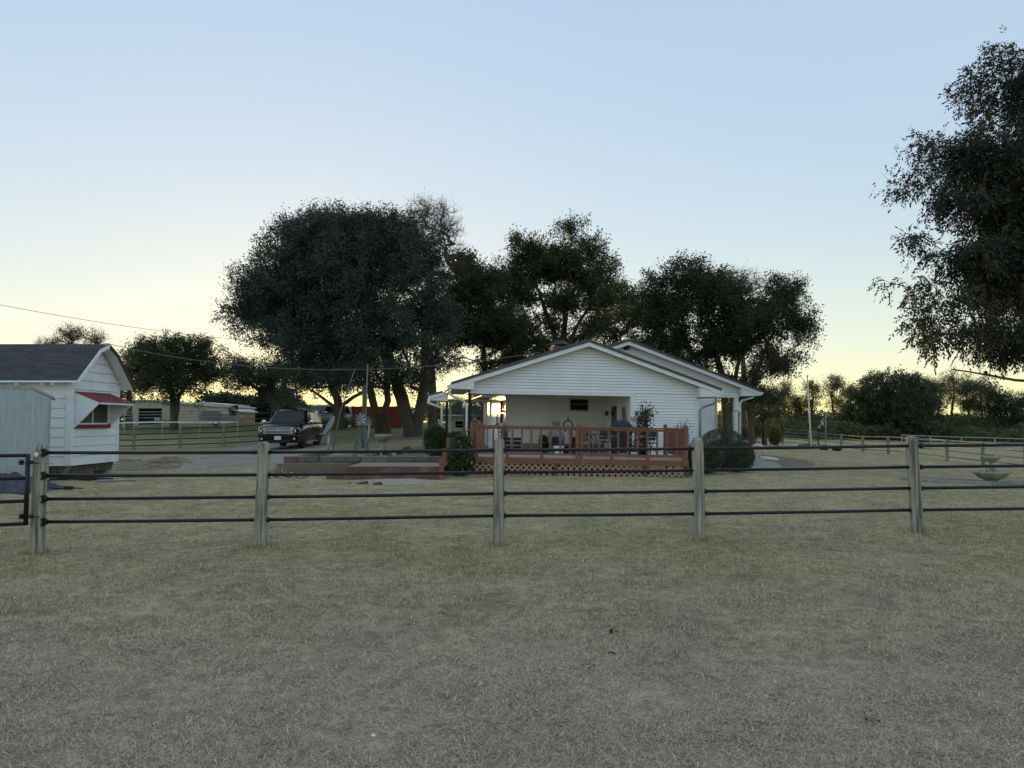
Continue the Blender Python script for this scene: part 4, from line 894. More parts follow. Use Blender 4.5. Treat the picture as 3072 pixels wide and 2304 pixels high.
tree('field_tree', 'narrow dark tree right behind the shed gable', b7, [([V(b7), P(388, 1180, 66), P(384, 1080, 66)], .25)], [LB(390, 1085, 66, 42, 60, 2), LB(375, 1160, 66, 35, 60, 1.8)], 60, 6500, .15, .08, .55, M['lf_dark'], M['bark'], 57, clear=1.5)
for px, py, rx, ry, sd, lab, n_ in ((155, 1030, 60, 32, 58, 'sparse grey tree top showing over the left of the shed ridge', 900), (215, 1005, 55, 45, 59, 'denser dark tree top showing over the middle of the shed ridge', 4200), (285, 1015, 45, 45, 60, 'bare twiggy tree top showing over the right of the shed ridge', 1100)):
    b = tg(px, 62); tree('field_tree', lab, b, [([V(b), P(px, 1150, 62), P(px, py, 62)], .22)], [LB(px, py + 8, 62, rx, ry, 1.6), LB(px, py + 70, 62, rx, ry, 1.6)], 70, n_, .12, .06, .5, M['lf_oak'], M['barkgrey'], sd, clear=2, ntwig=6, shell=.65, group='tree tops over the shed roof')
# trees behind the house
b8 = tg(1690, 58)
tree('pecan_tree', 'tall open tree with pale spreading limbs rising directly behind the house ridge', b8,
     [([V(b8) - Z * .2, P(1692, 1150, 58), P(1690, 1020, 58), P(1700, 900, 58), P(1712, 780, 58), P(1712, 680, 58)], .27), ([P(1690, 1080, 58), P(1655, 980, 58), P(1610, 860, 58), P(1580, 760, 58)], .20), ([P(1692, 1060, 58), P(1740, 960, 58), P(1790, 890, 58)], .17), ([P(1690, 1110, 58), P(1640, 1040, 57), P(1560, 980, 57), P(1480, 960, 57)], .17), ([P(1692, 1100, 58), P(1760, 1020, 57), P(1850, 960, 57)], .16)],
     [LB(1710, 690, 58, 62, 48, 2.4), LB(1590, 750, 58, 80, 52, 2.8), LB(1770, 760, 58, 78, 60, 2.8), LB(1680, 790, 58, 110, 60, 3), LB(1560, 880, 57, 90, 60, 3.2), LB(1800, 900, 57, 70, 55, 3), LB(1870, 900, 58, 60, 50, 2.4), LB(1640, 805, 58, 130, 75, 2.8), LB(1765, 840, 58, 120, 75, 2.8), LB(1535, 830, 58, 95, 70, 2.6), LB(1690, 900, 57, 110, 60, 2.6), LB(1630, 960, 57, 90, 45, 2.6), LB(1770, 980, 57, 90, 45, 2.6)], 330, 70000, .18, .125, .66, M['lf_green'], M['barkgrey'], 61, clear=3.6, shell=.62, wig=.16)
b9 = tg(1452, 55)
tree('dark_oak', 'dark spreading oak filling the gap between the great oak and the pecan', b9,
     [([V(b9), P(1455, 1150, 55), P(1450, 1020, 55), P(1440, 900, 55)], .26)],
     [LB(1430, 880, 54, 110, 90, 3.4), LB(1480, 980, 54, 130, 70, 3.4), LB(1380, 1000, 53, 90, 60, 3), LB(1540, 1010, 55, 120, 60, 3), LB(1400, 810, 54, 80, 50, 2.6), LB(1490, 1090, 55, 90, 40, 2.6), LB(1550, 1080, 56, 80, 40, 2.6), LB(1360, 930, 53, 70, 60, 2.4)], 270, 58000, .17, .125, .66, M['lf_dark'], M['bark'], 62, clear=2.5, shell=.5)
b10 = tg(1620, 66)
tree('dark_oak', 'low dark oak mass behind the ridge of the front gable', b10, [([V(b10), P(1625, 1130, 66), P(1630, 1000, 66)], .4)], [LB(1450, 900, 66, 120, 85, 3.5), LB(1530, 960, 66, 100, 70, 3.5), LB(1885, 925, 66, 140, 110, 3.5), LB(1340, 1080, 66, 90, 50, 3), LB(1930, 1040, 66, 120, 70, 3.5), LB(1400, 1000, 66, 90, 70, 3), LB(1560, 1050, 66, 110, 60, 3.5), LB(1680, 1040, 66, 130, 60, 3.5), LB(1790, 990, 66, 110, 60, 3.5), LB(1840, 1060, 66, 90, 50, 3)], 280, 60000, .18, .125, .72, M['lf_dark'], M['bark'], 63, clear=2, shell=.5)
b11 = tg(2175, 52)
tree('rear_yard_tree', 'broad green tree behind the right hand gable', b11,
     [([V(b11) - Z * .2, P(2178, 1240, 52), P(2165, 1120, 52), P(2120, 980, 52), P(2090, 850, 52)], .28), ([V(b11), P(2190, 1230, 52), P(2210, 1120, 52), P(2230, 1000, 52)], .2)],
     [LB(2060, 850, 52, 120, 70, 3.2), LB(2020, 950, 52, 120, 80, 3.2), LB(2140, 900, 51, 130, 90, 3.6), LB(2070, 790, 52, 70, 40, 2.2), LB(2000, 1040, 53, 110, 60, 3), LB(2170, 1030, 51, 120, 80, 3.4), LB(1960, 900, 53, 80, 80, 2.4), LB(2210, 960, 51, 100, 90, 3), LB(2060, 1100, 52, 120, 60, 3)], 330, 74000, .17, .12, .66, M['lf_dark'], M['barkgrey'], 64, clear=3.2, shell=.5)
b12 = tg(2255, 48)
tree('rear_yard_tree', 'feathery right-leaning tree at the back corner of the porch', b12,
     [([V(b12) - Z * .2, P(2250, 1240, 48), P(2268, 1120, 48), P(2320, 990, 48), P(2360, 880, 48)], .2), ([V(b12), P(2240, 1180, 48), P(2220, 1050, 48)], .14)],
     [LB(2350, 890, 48, 95, 70, 2.6), LB(2400, 980, 48, 70, 80, 2.4), LB(2290, 960, 48, 100, 90, 3), LB(2330, 1080, 47, 90, 60, 2.6), LB(2270, 1120, 47, 60, 60, 2.2), LB(2250, 1185, 47, 85, 70, 2), LB(2180, 1160, 50, 90, 60, 2.4)], 250, 46000, .15, .09, .55, M['lf_dark'], M['barkgrey'], 65, clear=2.8, shell=.62)
b13 = tg(2230, 75)
tree('bare_top_tree', 'pale bare twigs of a tree showing above the rear yard trees', b13, [([V(b13), P(2230, 1100, 75), P(2225, 900, 75)], .3)], [LB(2225, 850, 75, 90, 50, 3), LB(2180, 830, 75, 50, 30, 2)], 80, 500, .15, .07, .8, M['lf_yellow'], M['barkgrey'], 66, clear=5, ntwig=7)
b14 = tg(2290, 54)
tree('yard_sapling', 'bushy dark green tree right of the porch above the yellow bush', b14, [([V(b14), P(2290, 1260, 54), P(2290, 1180, 54)], .16)], [LB(2290, 1190, 54, 60, 40, 2), LB(2270, 1240, 54, 50, 40, 1.8), LB(2240, 1300, 54, 60, 30, 1.8)], 70, 9000, .13, .07, .5, M['lf_dark'], M['bark'], 67, clear=.6)
# the near tree at the right edge
b15 = tg(3330, 24)
tree('near_pecan', 'large dark leaved tree reaching in from the right edge of the picture', b15,
     [([V(b15) - Z * .2, P(3325, 1200, 24), P(3310, 1000, 24), P(3290, 760, 24), P(3270, 520, 24), P(3230, 320, 24)], .42), ([P(3310, 960, 24), P(3200, 830, 23.5), P(3090, 640, 23), P(3010, 520, 23)], .20), ([P(3318, 1080, 24), P(3200, 1172, 23), P(3090, 1146, 22.5), P(2960, 1126, 22), P(2860, 1108, 22)], .13), ([P(3312, 1040, 24), P(3180, 960, 23), P(3050, 900, 22.5), P(2900, 820, 22)], .15)],
     [LB(3060, 260, 23.5, 160, 130, 1.7), LB(2960, 460, 23, 170, 130, 1.8), LB(2900, 610, 23, 150, 80, 1.5), LB(3060, 560, 23, 180, 170, 2), LB(2930, 780, 22.5, 190, 110, 1.8), LB(3080, 820, 23, 180, 160, 2), LB(2860, 920, 22.5, 160, 110, 1.7), LB(2960, 1000, 22.5, 180, 70, 1.7), LB(3060, 1010, 23, 170, 80, 1.8), LB(3200, 700, 24.5, 260, 420, 2.5), LB(3300, 420, 25, 260, 260, 2.6), LB(2780, 1010, 22.5, 85, 70, 1.2), LB(2760, 720, 22.5, 70, 55, 1.0), LB(2900, 280, 23, 70, 70, .9), LB(2960, 1118, 22, 100, 26, .5), LB(2885, 1092, 22, 60, 40, .6), LB(2960, 190, 23, 120, 80, 1.3), LB(2820, 430, 22.8, 110, 75, 1.1), LB(2750, 560, 22.6, 100, 70, 1.1), LB(2740, 860, 22.5, 90, 70, 1.1)],
     600, 36000, .15, .056, .42, M['lf_pecan'], M['bark'], 68, spray=7, clear=3.0, droop=.45, shell=.62, ntwig=6, tipr=.007, wig=.14)
# round cedar at the right
b16 = tg(2662, 84); rgc = np.random.default_rng(70)
tree('round_cedar', 'dense dome shaped evergreen standing alone before the right hand woods', b16, [([V(b16), P(2662, 1300, 84), P(2664, 1200, 84), P(2660, 1130, 84)], .45)], [LB(2670, 1160, 84, 95, 62, 3.6), LB(2680, 1195, 84, 135, 60, 4.5), LB(2670, 1178, 84, 110, 72, 4), LB(2600, 1270, 84, 90, 60, 4), LB(2720, 1200, 84, 90, 60, 4), LB(2640, 1230, 84, 140, 62, 5), LB(2700, 1240, 84, 130, 60, 5), LB(2650, 1290, 83, 190, 45, 5.5), LB(2740, 1295, 84, 130, 40, 4)], 460, 80000, .24, .13, .5, M['lf_pine'], M['bark'], 70, clear=.8, shell=.28, upw=.9)
# woodland edge on the right: single slender trees
var = [(('straggly thin tree with yellowing crown', M['lf_yellow'], 2400)), (('slender dark tree', M['lf_dark'], 5200)), (('slim green tree', M['lf_wood'], 3800)), (('nearly bare pale tree', M['lf_yellow'], 900))]
spots = [(2352, 96, 1150, 34, 0), (2392, 104, 1190, 30, 1), (2440, 98, 1140, 38, 0), (2500, 100, 1132, 40, 0), (2548, 106, 1150, 36, 2), (2600, 110, 1150, 34, 0), (2770, 96, 1150, 40, 1), (2812, 92, 1140, 42, 2), (2860, 98, 1120, 40, 0), (2905, 94, 1135, 42, 2), (2945, 100, 1145, 38, 1), (2990, 92, 1170, 46, 1), (3035, 90, 1200, 40, 1), (3085, 90, 1180, 46, 2), (2725, 108, 1180, 30, 1), (2320, 90, 1195, 30, 2)]
where = ['first from the porch', 'second from the porch', 'behind the tall flag pole', 'left of the round cedar, behind the striped flag', 'close on the left of the round cedar', 'touching the left flank of the round cedar', 'touching the right flank of the round cedar', 'second right of the round cedar', 'third right of the round cedar, the tallest there', 'fourth right of the round cedar', 'fifth right of the round cedar', 'behind the fountain', 'just right of the fountain', 'at the very right edge of the view', 'partly hidden by the round cedar', 'nearest the yellow bush']
for i, ((px, Y, py, rx, kv), wh) in enumerate(zip(spots, where)):
    b = tg(px, Y); nm, lm, nl = var[kv]; h_ = py
    py -= 14; h_ = py
    tree('woodland_tree', f'{nm} {wh}', b, [([V(b), P(px + random.uniform(-8, 8), 1260, Y), P(px + random.uniform(-10, 10), (1260 + h_) / 2, Y), P(px, h_ + 10, Y)], .17)], [LB(px, h_ + 42, Y, rx, 42, 2.2), LB(px + random.uniform(-14, 14), h_ + 85, Y, rx * .9, 40, 2)], 46, int(nl * 1.6), .20, .11, .66, lm, M['barkgrey'], 100 + i, clear=4.0, ntwig=5, shell=.7, group='slender trees at the edge of the right hand woods')
def woods(name, x0, x1, y0, y1, h0, h1, n, lm, seed, L=.34, hz=None):
    rg = np.random.default_rng(seed); x = rg.uniform(x0, x1, n); y = rg.uniform(y0, y1, n); z0 = gz(x, y)
    top = h0 + (h1 - h0) * (.5 + .27 * np.sin(x * .55 + 1.7 * np.sin(x * .17)) + .23 * np.sin(x * 1.31 + seed)); h = top * rg.random(n) ** .62
    p = np.stack([x, y, z0 + h], 1); d = rg.normal(size=(n, 3)); d[:, 2] += .3; d /= np.linalg.norm(d, axis=1)[:, None]; s_ = rg.uniform(.6, 1.5, n)
    return tag(inst(name, leafmesh(name, p, d, L * s_, L * .6 * s_, lm, rg, tri=True, k=np.clip(.5 + .5 * np.sin(x * 1.3 + y) * .5 + rg.normal(0, .25, n), 0, 1))), kind='stuff')
def xp(px, Y): return (px - 1536) / F * Y
woods('undergrowth', xp(2225, 100), xp(3400, 100), 96, 118, 2.0, 3.8, 52000, M['lf_wood'], 80, .36)
woods('undergrowth', xp(2225, 80), xp(2560, 86), 78, 90, .6, 2.4, 9000, M['lf_wood'], 81, .28)
woods('undergrowth', xp(2650, 78), xp(3400, 86), 80, 90, .8, 2.6, 17000, M['lf_wood'], 86, .28)
woods('far_woods', xp(2150, 135), xp(3700, 135), 125, 145, 1.6, 3.0, 11000, M['lf_dark'], 82, .5)
woods('undergrowth', xp(650, 105), xp(905, 105), 98, 112, 2.0, 5.2, 26000, M['lf_dark'], 83, .36)
woods('far_woods', xp(-900, 170), xp(640, 170), 150, 185, 3.0, 6.0, 22000, M['lf_dark'], 84, .55)
woods('far_woods', xp(880, 170), xp(2200, 170), 150, 185, 1.6, 4.2, 24000, M['lf_dark'], 85, .5)
b17 = tg(1430, 110)
tree('distant_pine', 'small lone pine silhouette seen under the porch roof', b17, [([V(b17), P(1376, 1240, 110), P(1376, 1205, 110)], .2)], [LB(1376, 1212, 110, 22, 16, 1.6), LB(1380, 1232, 110, 34, 12, 1.8)], 40, 2600, .25, .12, .7, M['lf_yellow'], M['bark'], 90, clear=1)
b18 = tg(1450, 75)
tree('backyard_tree', 'leafy yellow-green tree seen through the porch left of the sunlit wall', b18, [([V(b18), P(1450, 1250, 75), P(1448, 1200, 75)], .2)], [LB(1448, 1205, 75, 50, 45, 2), LB(1460, 1240, 75, 40, 30, 1.8)], 60, 5200, .18, .09, .6, M['lf_green'], M['bark'], 91, clear=1)
b19 = tg(1310, 96)
tree('backyard_tree', 'autumn yellow tree glowing behind the fence left of the porch posts', b19, [([V(b19), P(1310, 1245, 96), P(1310, 1215, 96)], .18)], [LB(1305, 1225, 96, 50, 22, 2.4), LB(1330, 1245, 96, 40, 16, 2)], 50, 3600, .22, .11, .7, M['lf_yellow'], M['bark'], 92, clear=1)
# ------------------------------------------------------------------ near fence: round posts and four black pipe rails
def round_post(parent, base, top, r, mt, name='post', seed=0, n=18, world=True):
    base, top = V(base), V(top); rg = random.Random(seed); d = (top - base); prof = []
    ks = [(-.12, 1.06), (0, 1.05), (.1, 1.03), (.3, 1.01), (.5, 1.0), (.7, .985), (.85, .975), (.94, .96), (.965, .92), (.982, .78), (.994, .5), (1.0, .12)]
    vs = []; ph = [rg.uniform(0, 6.28) for _ in range(4)]
    a = d.normalized().cross(V((0, 1, 0))).normalized(); b = d.normalized().cross(a)
    for t, k in ks:
        for j in range(n):
            q = 2 * math.pi * j / n; rr = r * k * (1 + .018 * math.sin(2 * q + ph[0] + t * 3) + .014 * math.sin(5 * q + ph[1] + t * 2) + .012 * math.sin(t * 14 + ph[2]))
            vs.append(base + d * t + (a * math.cos(q) + b * math.sin(q)) * rr)
    m = len(ks); mb = MB()
    mb.add(vs, [(i*n+j, i*n+(j+1) % n, (i+1)*n+(j+1) % n, (i+1)*n+j) for i in range(m-1) for j in range(n)] + [tuple((m-1)*n+j for j in range(n))])
    return mb.obj(name, mt, parent, smooth=True, world=world)
NF = thing('yard_fence', 'near fence of round weathered posts with four black pipe rails across the lawn', 'fence', (0, 9.4, 0))
posts = [((112, 1668), (122, 1330), 9.0, .082), ((779, 1640), (793, 1324), 9.2, .079), ((1495, 1634), (1497, 1315), 9.4, .073), ((2099, 1619), (2092, 1311), 9.6, .077), ((2752, 1592), (2733, 1305), 9.8, .078), ((3390, 1585), (3362, 1296), 10.0, .078), ((4030, 1578), (3996, 1288), 10.2, .078)]
tops = []
for i, (b, t, y, r) in enumerate(posts):
    B, T_ = P(*b, y), P(*t, y + .02); po = round_post(NF, B, T_, r, M['post'], seed=i + 3); tops.append((B, T_, po, r))
    if i == 0:   # knot and drying checks
        MB().lathe([(.028, 0), (.026, .006), (.006, .012)], 12).obj('knot', M['shedwhite'], po).matrix_local = Matrix.Translation(V((B.x + .0, -.41 + 9.0 - 9.0 - .075, 1.20))) @ Matrix.Rotation(R(90), 4, 'X')
railpts = []
ry = [[1358, 1427, 1497, 1565.5], [1357, 1424.5, 1491, 1559.5], [1350.5, 1417, 1480.5, 1547], [1346, 1411, 1474, 1541.5], [1337.5, 1401, 1464.5, 1530], [1331, 1393, 1456, 1521], [1325, 1385.5, 1448, 1512.5]]
px_ = [114, 783, 1496, 2096, 2745, 3376, 4012]; ys = [9.0, 9.2, 9.4, 9.6, 9.8, 10.0, 10.2]
for k in range(4):
    for i in range(6):
        a, b = P(px_[i], ry[i][k], ys[i]), P(px_[i + 1], ry[i + 1][k], ys[i + 1]); mid = a.lerp(b, .5) - Z * .003
        MB().tube([a, mid, b], .0205, 12).obj('rail', M['black'], NF, smooth=True, world=True)
        dr = (b - a).normalized(); q = a + dr * (posts[i][3] + .004)
        MB().tube([q - dr * .012, q + dr * .022], .034, 12).obj('collar', M['black'], NF, smooth=True, world=True)
        if i < 4 and k != 1:
            q = b - dr * (posts[i + 1][3] + .004); MB().tube([q + dr * .012, q - dr * .006], .027, 10).obj('collar', M['black'], NF, smooth=True, world=True)
for k in range(4):
    a = P(px_[0] + 26, ry[0][k], 8.98)
    mb = MB(); mb.box(a + V((-.03, -.01, 0)), (.02, .05, .10)); mb.tube([a + V((-.035, -.035, .035)), a + V((-.035, -.05, .035))], .012, 6); mb.tube([a + V((-.035, -.035, -.035)), a + V((-.035, -.05, -.035))], .012, 6); mb.obj('bracket', M['black'], NF, world=True)
for yy in (1391, 1541):
    a = P(138, yy, 8.98); MB().tube([a, a + V((.085, 0, .003))], .006, 6).obj('bolt', M['steel'], NF, world=True)
# gate hung at the left
GT = thing('pipe_gate', 'black pipe gate hinged on the leftmost fence post', 'gate', tuple(P(78, 1640, 8.85)))
gy = [1366, 1434.5, 1503, 1571]; e = 8.85; e2 = 8.2
gx0 = -6.9
for k, y in enumerate(gy):
    a = P(79, y, e); b = V((gx0 - .6, e2, a.z)); MB().tube([a, b], .0215, 12).obj('rail', M['black'], GT, smooth=True, world=True)
a, b = P(84, 1362, e), P(77, 1576, e); MB().tube([a, b], .026, 12).obj('upright', M['black'], GT, smooth=True, world=True)
MB().tube([V((gx0 - .6, e2, a.z)), V((gx0 - .6, e2, b.z))], .026, 12).obj('upright', M['black'], GT, smooth=True, world=True)
for y in (1387, 1549):
    q = P(80, y, e); h = MB(); h.box(q + V((-.05, -.02, 0)), (.022, .05, .06)); h.box(q + V((.055, 0, 0)), (.03, .04, .045)); h.tube([q + V((-.1, 0, 0)), q + V((.14, .02, -.012))], .007, 6); h.obj('hinge', M['black'], GT, world=True)

# ------------------------------------------------------------------ fences farther off
def rail_fence(name, label, pts, h, rails, pr, rr, pm, rm, step=2.4, group=None, dome=True, sub=True):
    base = V((pts[0][0], pts[0][1], gz(pts[0][0], pts[0][1]))); T = thing(name, label, 'fence', tuple(base), group=group)
    P_ = []
    for (x0, y0), (x1, y1) in zip(pts[:-1], pts[1:]):
        L_ = math.hypot(x1 - x0, y1 - y0); n = max(1, round(L_ / step))
        for k in range(n): P_.append((x0 + (x1 - x0) * k / n, y0 + (y1 - y0) * k / n))
    P_.append(pts[-1])
    for i, (x, y) in enumerate(P_):
        z = gz(x, y)
        if dome: round_post(T, (x, y, z - .1), (x + random.uniform(-.02, .02), y, z + h + random.uniform(-.03, .05)), pr, pm, seed=i, n=8)
        else: MB().tube([(x, y, z - .1), (x, y, z + h)], pr, 6).obj('post', pm, T, world=True)
    for f in rails:
        for (x0, y0), (x1, y1) in zip(P_[:-1], P_[1:]):
            o = -pr * .6 if dome else 0
            MB().tube([(x0, y0 + o, gz(x0, y0) + f), (x1, y1 + o, gz(x1, y1) + f)], rr, 6, cap=False).obj('rail', rm, T, smooth=True, world=True)
    return T
g2 = lambda px, Y: tuple(G(px, Y).xy)
rail_fence('paddock_fence', 'tan post fence with four dark rails between the white shed and the black car', [g2(100, 37), g2(405, 38), g2(795, 42)], 1.18, (.18, .48, .78, 1.06), .085, .028, M['post_far'], M['matblack'], 2.0)
rail_fence('white_pipe_fence', 'thin fence of one white top pipe across the left pasture behind the tan posts', [g2(150, 47), g2(715, 47.5)], .98, (.96,), .03, .035, M['galv'], M['white'], 2.25, dome=False)
rail_fence('pen_fence', 'galvanised pipe pen with several rails in front of the beige barn', [g2(375, 60), g2(720, 62)], 1.35, (.25, .55, .85, 1.1, 1.33), .035, .028, M['galv'], M['galv'], 2.6, dome=False)
rail_fence('far_pipe_fence', 'grey pipe fence behind the black car and around the big tree trunks', [g2(722, 60), g2(1010, 66), g2(1500, 68)], 1.25, (.3, .75, 1.22), .035, .03, M['greypipe'], M['greypipe'], 3, dome=False)
rail_fence('side_pasture_fence', 'grey post and rail fence curving down the right side of the lawn', [g2(2425, 60), g2(2520, 57), g2(2585, 53), g2(2660, 49), g2(2745, 45), g2(2835, 41), g2(2942, 38), g2(3070, 34.5), g2(3230, 31)], 1.22, (.25, .58, .90, 1.16), .10, .034, M['post'], M['greypipe'], 4.0)
rail_fence('lower_pasture_fence', 'pale pipe fence in the lower pasture beyond the right hand fence', [g2(2700, 62), g2(3200, 52)], 1.05, (.35, .7, 1.03), .05, .035, M['galv'], M['galv'], 2.6, dome=False)
GG = thing('pasture_gate', 'dark tube farm gate at the far left end of the right hand fence', 'gate', tuple(G(2345, 61)))
a, b = G(2345, 61), G(2452, 60)
for k in range(5):
    MB().tube([a + Z * (.25 + .27 * k), b + Z * (.2 + .26 * k)], .03, 6).obj('rail', M['greypipe'], GG, world=True)
for q in (a, b): MB().tube([q, q + Z * 1.4], .05, 8).obj('upright', M['matblack'], GG, world=True)
MB().tube([a + V((-.9, 0, -.1)), a + V((-.9, 0, 1.2))], .16, 8).obj('gate_post', M['post_far'], GG, world=True)

# ------------------------------------------------------------------ barn, sheds and far buildings on the left
def shedbox(name, label, px0, px1, Y, depth, hl, hr, wall, roofm, over=.4, doors=(), cat='building', dropz=.1, ridge=None, ribs=26):
    a, b = G(px0, Y), G(px1, Y); z = min(a.z, b.z) - dropz; T = thing(name, label, cat, (a.x, Y, z)); L_ = b.x - a.x
    w_ = MB(); dl = sorted(doors); x = 0
    top = lambda q: (hl + (hr - hl) * q / L_) if ridge is None else (hl + (ridge[1] - hl) * q / ridge[0] if q < ridge[0] else ridge[1] + (hr - ridge[1]) * (q - ridge[0]) / (L_ - ridge[0]))
    def panel(x0, x1, z0, f):
        n = max(1, int((x1 - x0) / .3))
        for k in range(n):
            p, q = x0 + (x1 - x0) * k / n, x0 + (x1 - x0) * (k + 1) / n; d = .02 * (k % 2)
            w_.add([(p, d, z0), (q, .02 - d, z0), (q, .02 - d, f(q)), (p, d, f(p))], [(0, 1, 2, 3)])
    for d0, d1, dz in dl:
        if d0 > x: panel(x, d0, 0, top)
        w_.add([(d0, 0, dz), (d1, 0, dz), (d1, 0, top(d1)), (d0, 0, top(d0))], [(0, 1, 2, 3)]); x = d1
    if x < L_: panel(x, L_, 0, top)
    w_.bb((0, .02, 0), (.1, depth, min(hl, hr) - .02)); w_.bb((L_ - .1, .02, 0), (L_, depth, min(hl, hr) - .02)); w_.bb((0, depth - .1, 0), (L_, depth, min(hl, hr) - .02))
    w_.obj('wall', wall, T)
    for d0, d1, dz in dl: MB().bb((d0 + .02, .8, 0), (d1 - .02, .85, dz + .3)).obj('doorway', M['dark'], T)
    pr = [(-over, hl - .02), (L_ + over, hr - .02)] if ridge is None else [(-over, hl - .05), (ridge[0], ridge[1]), (L_ + over, hr - .05)]
    MB().prism(pr + [(p[0], p[1] + .14) for p in pr[::-1]], (0, -over, 0), X, Z, Yv, depth + 2 * over).obj('roof', roofm, T)
    return T
s = lambda px, Y, X0: (px - X0) * MPP(Y)
bt = shedbox('beige_barn', 'long beige metal barn with a big dark doorway behind the small shady tree', 372, 626, 78, 14, 2.55, 2.1, M['beige'], M['galv'], .2, ((s(418, 78, 372), s(488, 78, 372), 1.85),), 'barn', ridge=(s(440, 78, 372), 2.66))
shedbox('lean_to', 'low white roofed lean-to joined to the right end of the barn', 598, 668, 82, 8, 2.5, 2.2, M['white'], M['galv'], .2, (), 'shed')
shedbox('open_pole_shed', 'small open brown pole shed at the far right of the barn', 664, 713, 84, 6, 2.3, 1.5, M['orange'], M['galv'], .2, ((.2, 1.7, 2.0),), 'shed')
ls = shedbox('long_low_shed', 'long low white shed with dark eaves behind the tree trunks', 893, 1212, 70, 6, 1.95, 1.75, M['white'], M['darkroof'], .5, ((.3, 4.6, 1.7),), 'shed')
gs = shedbox('blue_grey_garage', 'small pale blue garage with a dark roof seen beyond the porch posts', 1345, 1412, 72, 7, 1.35, 1.35, M['blueshed'], M['darkroof'], .3, ((s(1366, 72, 1345), s(1389, 72, 1345), .75),), 'garage')
pr = MB(); L_ = s(1412, 72, 1345); pr.prism([(-.4, 1.33), (.4, 2.35), (L_ + .6, 2.3), (L_ + 1.5, 1.15), (L_ + 1.4, 1.1), (L_, 1.30)], (0, -.45, 0), X, Z, Yv, 7.5); pr.obj('roof', M['darkroof'], gs)
MB().bb((-.45, -.5, 1.26), (L_ + .6, -.44, 1.38)).obj('fascia', M['white'], gs)
MB().bb((s(1366, 72, 1345) - .05, -.05, 0), (s(1366, 72, 1345), .03, 1.1)).obj('door_frame', M['white'], gs)
# red container
a, b = G(1056, 62), G(1204, 62); RC = thing('red_container', 'red corrugated storage container behind the leaning twin tree trunk', 'container', ((a.x + b.x) / 2, 62, a.z)); hw_ = (b.x - a.x) / 2
w_ = MB(); n = 34
for k in range(n):
    p, q = -hw_ + 2 * hw_ * k / n, -hw_ + 2 * hw_ * (k + 1) / n; d = (0, .03, .03, 0)[k % 4]; d2 = (0, .03, .03, 0)[(k + 1) % 4]
    w_.add([(p, d, -.1), (q, d2, -.1), (q, d2, 1.75), (p, d, 1.75)], [(0, 1, 2, 3)])
w_.bb((-hw_, .02, -.1), (-hw_ + .05, 2.4, 1.75)); w_.bb((hw_ - .05, .02, -.1), (hw_, 2.4, 1.75)); w_.bb((-hw_, .0, 1.70), (hw_, 2.4, 1.78)); w_.obj('wall', M['containerred'], RC)
for x in (-hw_ + .02, hw_ - .02): MB().bb((x - .05, -.03, -.1), (x + .05, .06, 1.80)).obj('corner_post', M['containerred'], RC)
# covered utility trailer beside the barn, boat-like white trailer, feeders
a = G(645, 68); TR = thing('covered_trailer', 'grey tarp covered utility trailer parked by the barn', 'trailer', tuple(a))
mb = MB(); mb.prism([(-1.05, .35), (1.05, .35), (1.05, 1.15), (.75, 1.38), (-.75, 1.38), (-1.05, 1.2)], (0, -.9, 0), X, Z, Yv, 1.8); mb.obj('body', M['dish'], TR, bevel=.05)
for x in (.55,): MB().lathe([(.02, -.09), (.30, -.09), (.32, 0), (.30, .09), (.02, .09)], 14).obj('wheel', M['rubber'], TR).matrix_local = Matrix.Translation((x, -.95, .30)) @ Matrix.Rotation(R(90), 4, 'X')
MB().lathe([(.02, -.02), (.17, -.02), (.17, .02), (.02, .02)], 10).obj('rim', M['white'], TR).matrix_local = Matrix.Translation((.55, -1.05, .30)) @ Matrix.Rotation(R(90), 4, 'X')
a = G(694, 70); TB = thing('white_boat', 'small white boat hull on a trailer right of the covered trailer', 'boat', tuple(a))
mb = MB(); mb.add([(-1.0, -.6, .95), (.9, -.5, .95), (1.2, 0, .9), (.9, .5, .95), (-1.0, .6, .95), (-.9, -.35, .45), (.6, -.25, .45), (.8, 0, .5), (.6, .25, .45), (-.9, .35, .45)], [(0,1,2,3,4),(9,8,7,6,5),(0,5,6,1),(1,6,7,2),(2,7,8,3),(3,8,9,4),(4,9,5,0)]); mb.obj('hull', M['white'], TB)
mb = MB(); mb.beam((-1, 0, .4), (1.6, 0, .35), .1, .08); mb.lathe([(.02, .15), (.22, .15), (.24, .25), (.22, .35), (.02, .35)], 10, (0, 0, 0)); mb.obj('trailer_frame', M['galv'], TB)
a = G(500, 66); FD = thing('hay_feeder', 'low dark feed trough with white ends in the pen', 'feeder', tuple(a))
mb = MB(); mb.bb((-.75, -.4, .25), (.75, .4, .6)); 
for x in (-.7, .7):
    for y in (-.35, .35): mb.bb((x - .04, y - .04, 0), (x + .04, y + .04, .8))
mb.obj('trough', M['green'], FD); MB().bb((-.8, -.42, .3), (-.74, .42, .75)).obj('end_panel', M['white'], FD)
a = G(376, 64); BW = thing('slatted_stand', 'short dark slatted stand right behind the white shed corner', 'stand', tuple(a))
mb = MB(); mb.bb((-.5, -.3, .9), (.3, .3, 1.05)); mb.beam((-.4, 0, 0), (-.4, 0, .95), .12, .12); mb.beam((.2, 0, 0), (.2, 0, .95), .12, .12); mb.bb((-.45, -.1, .45), (.25, .1, .6)); mb.obj('frame', M['matblack'], BW)

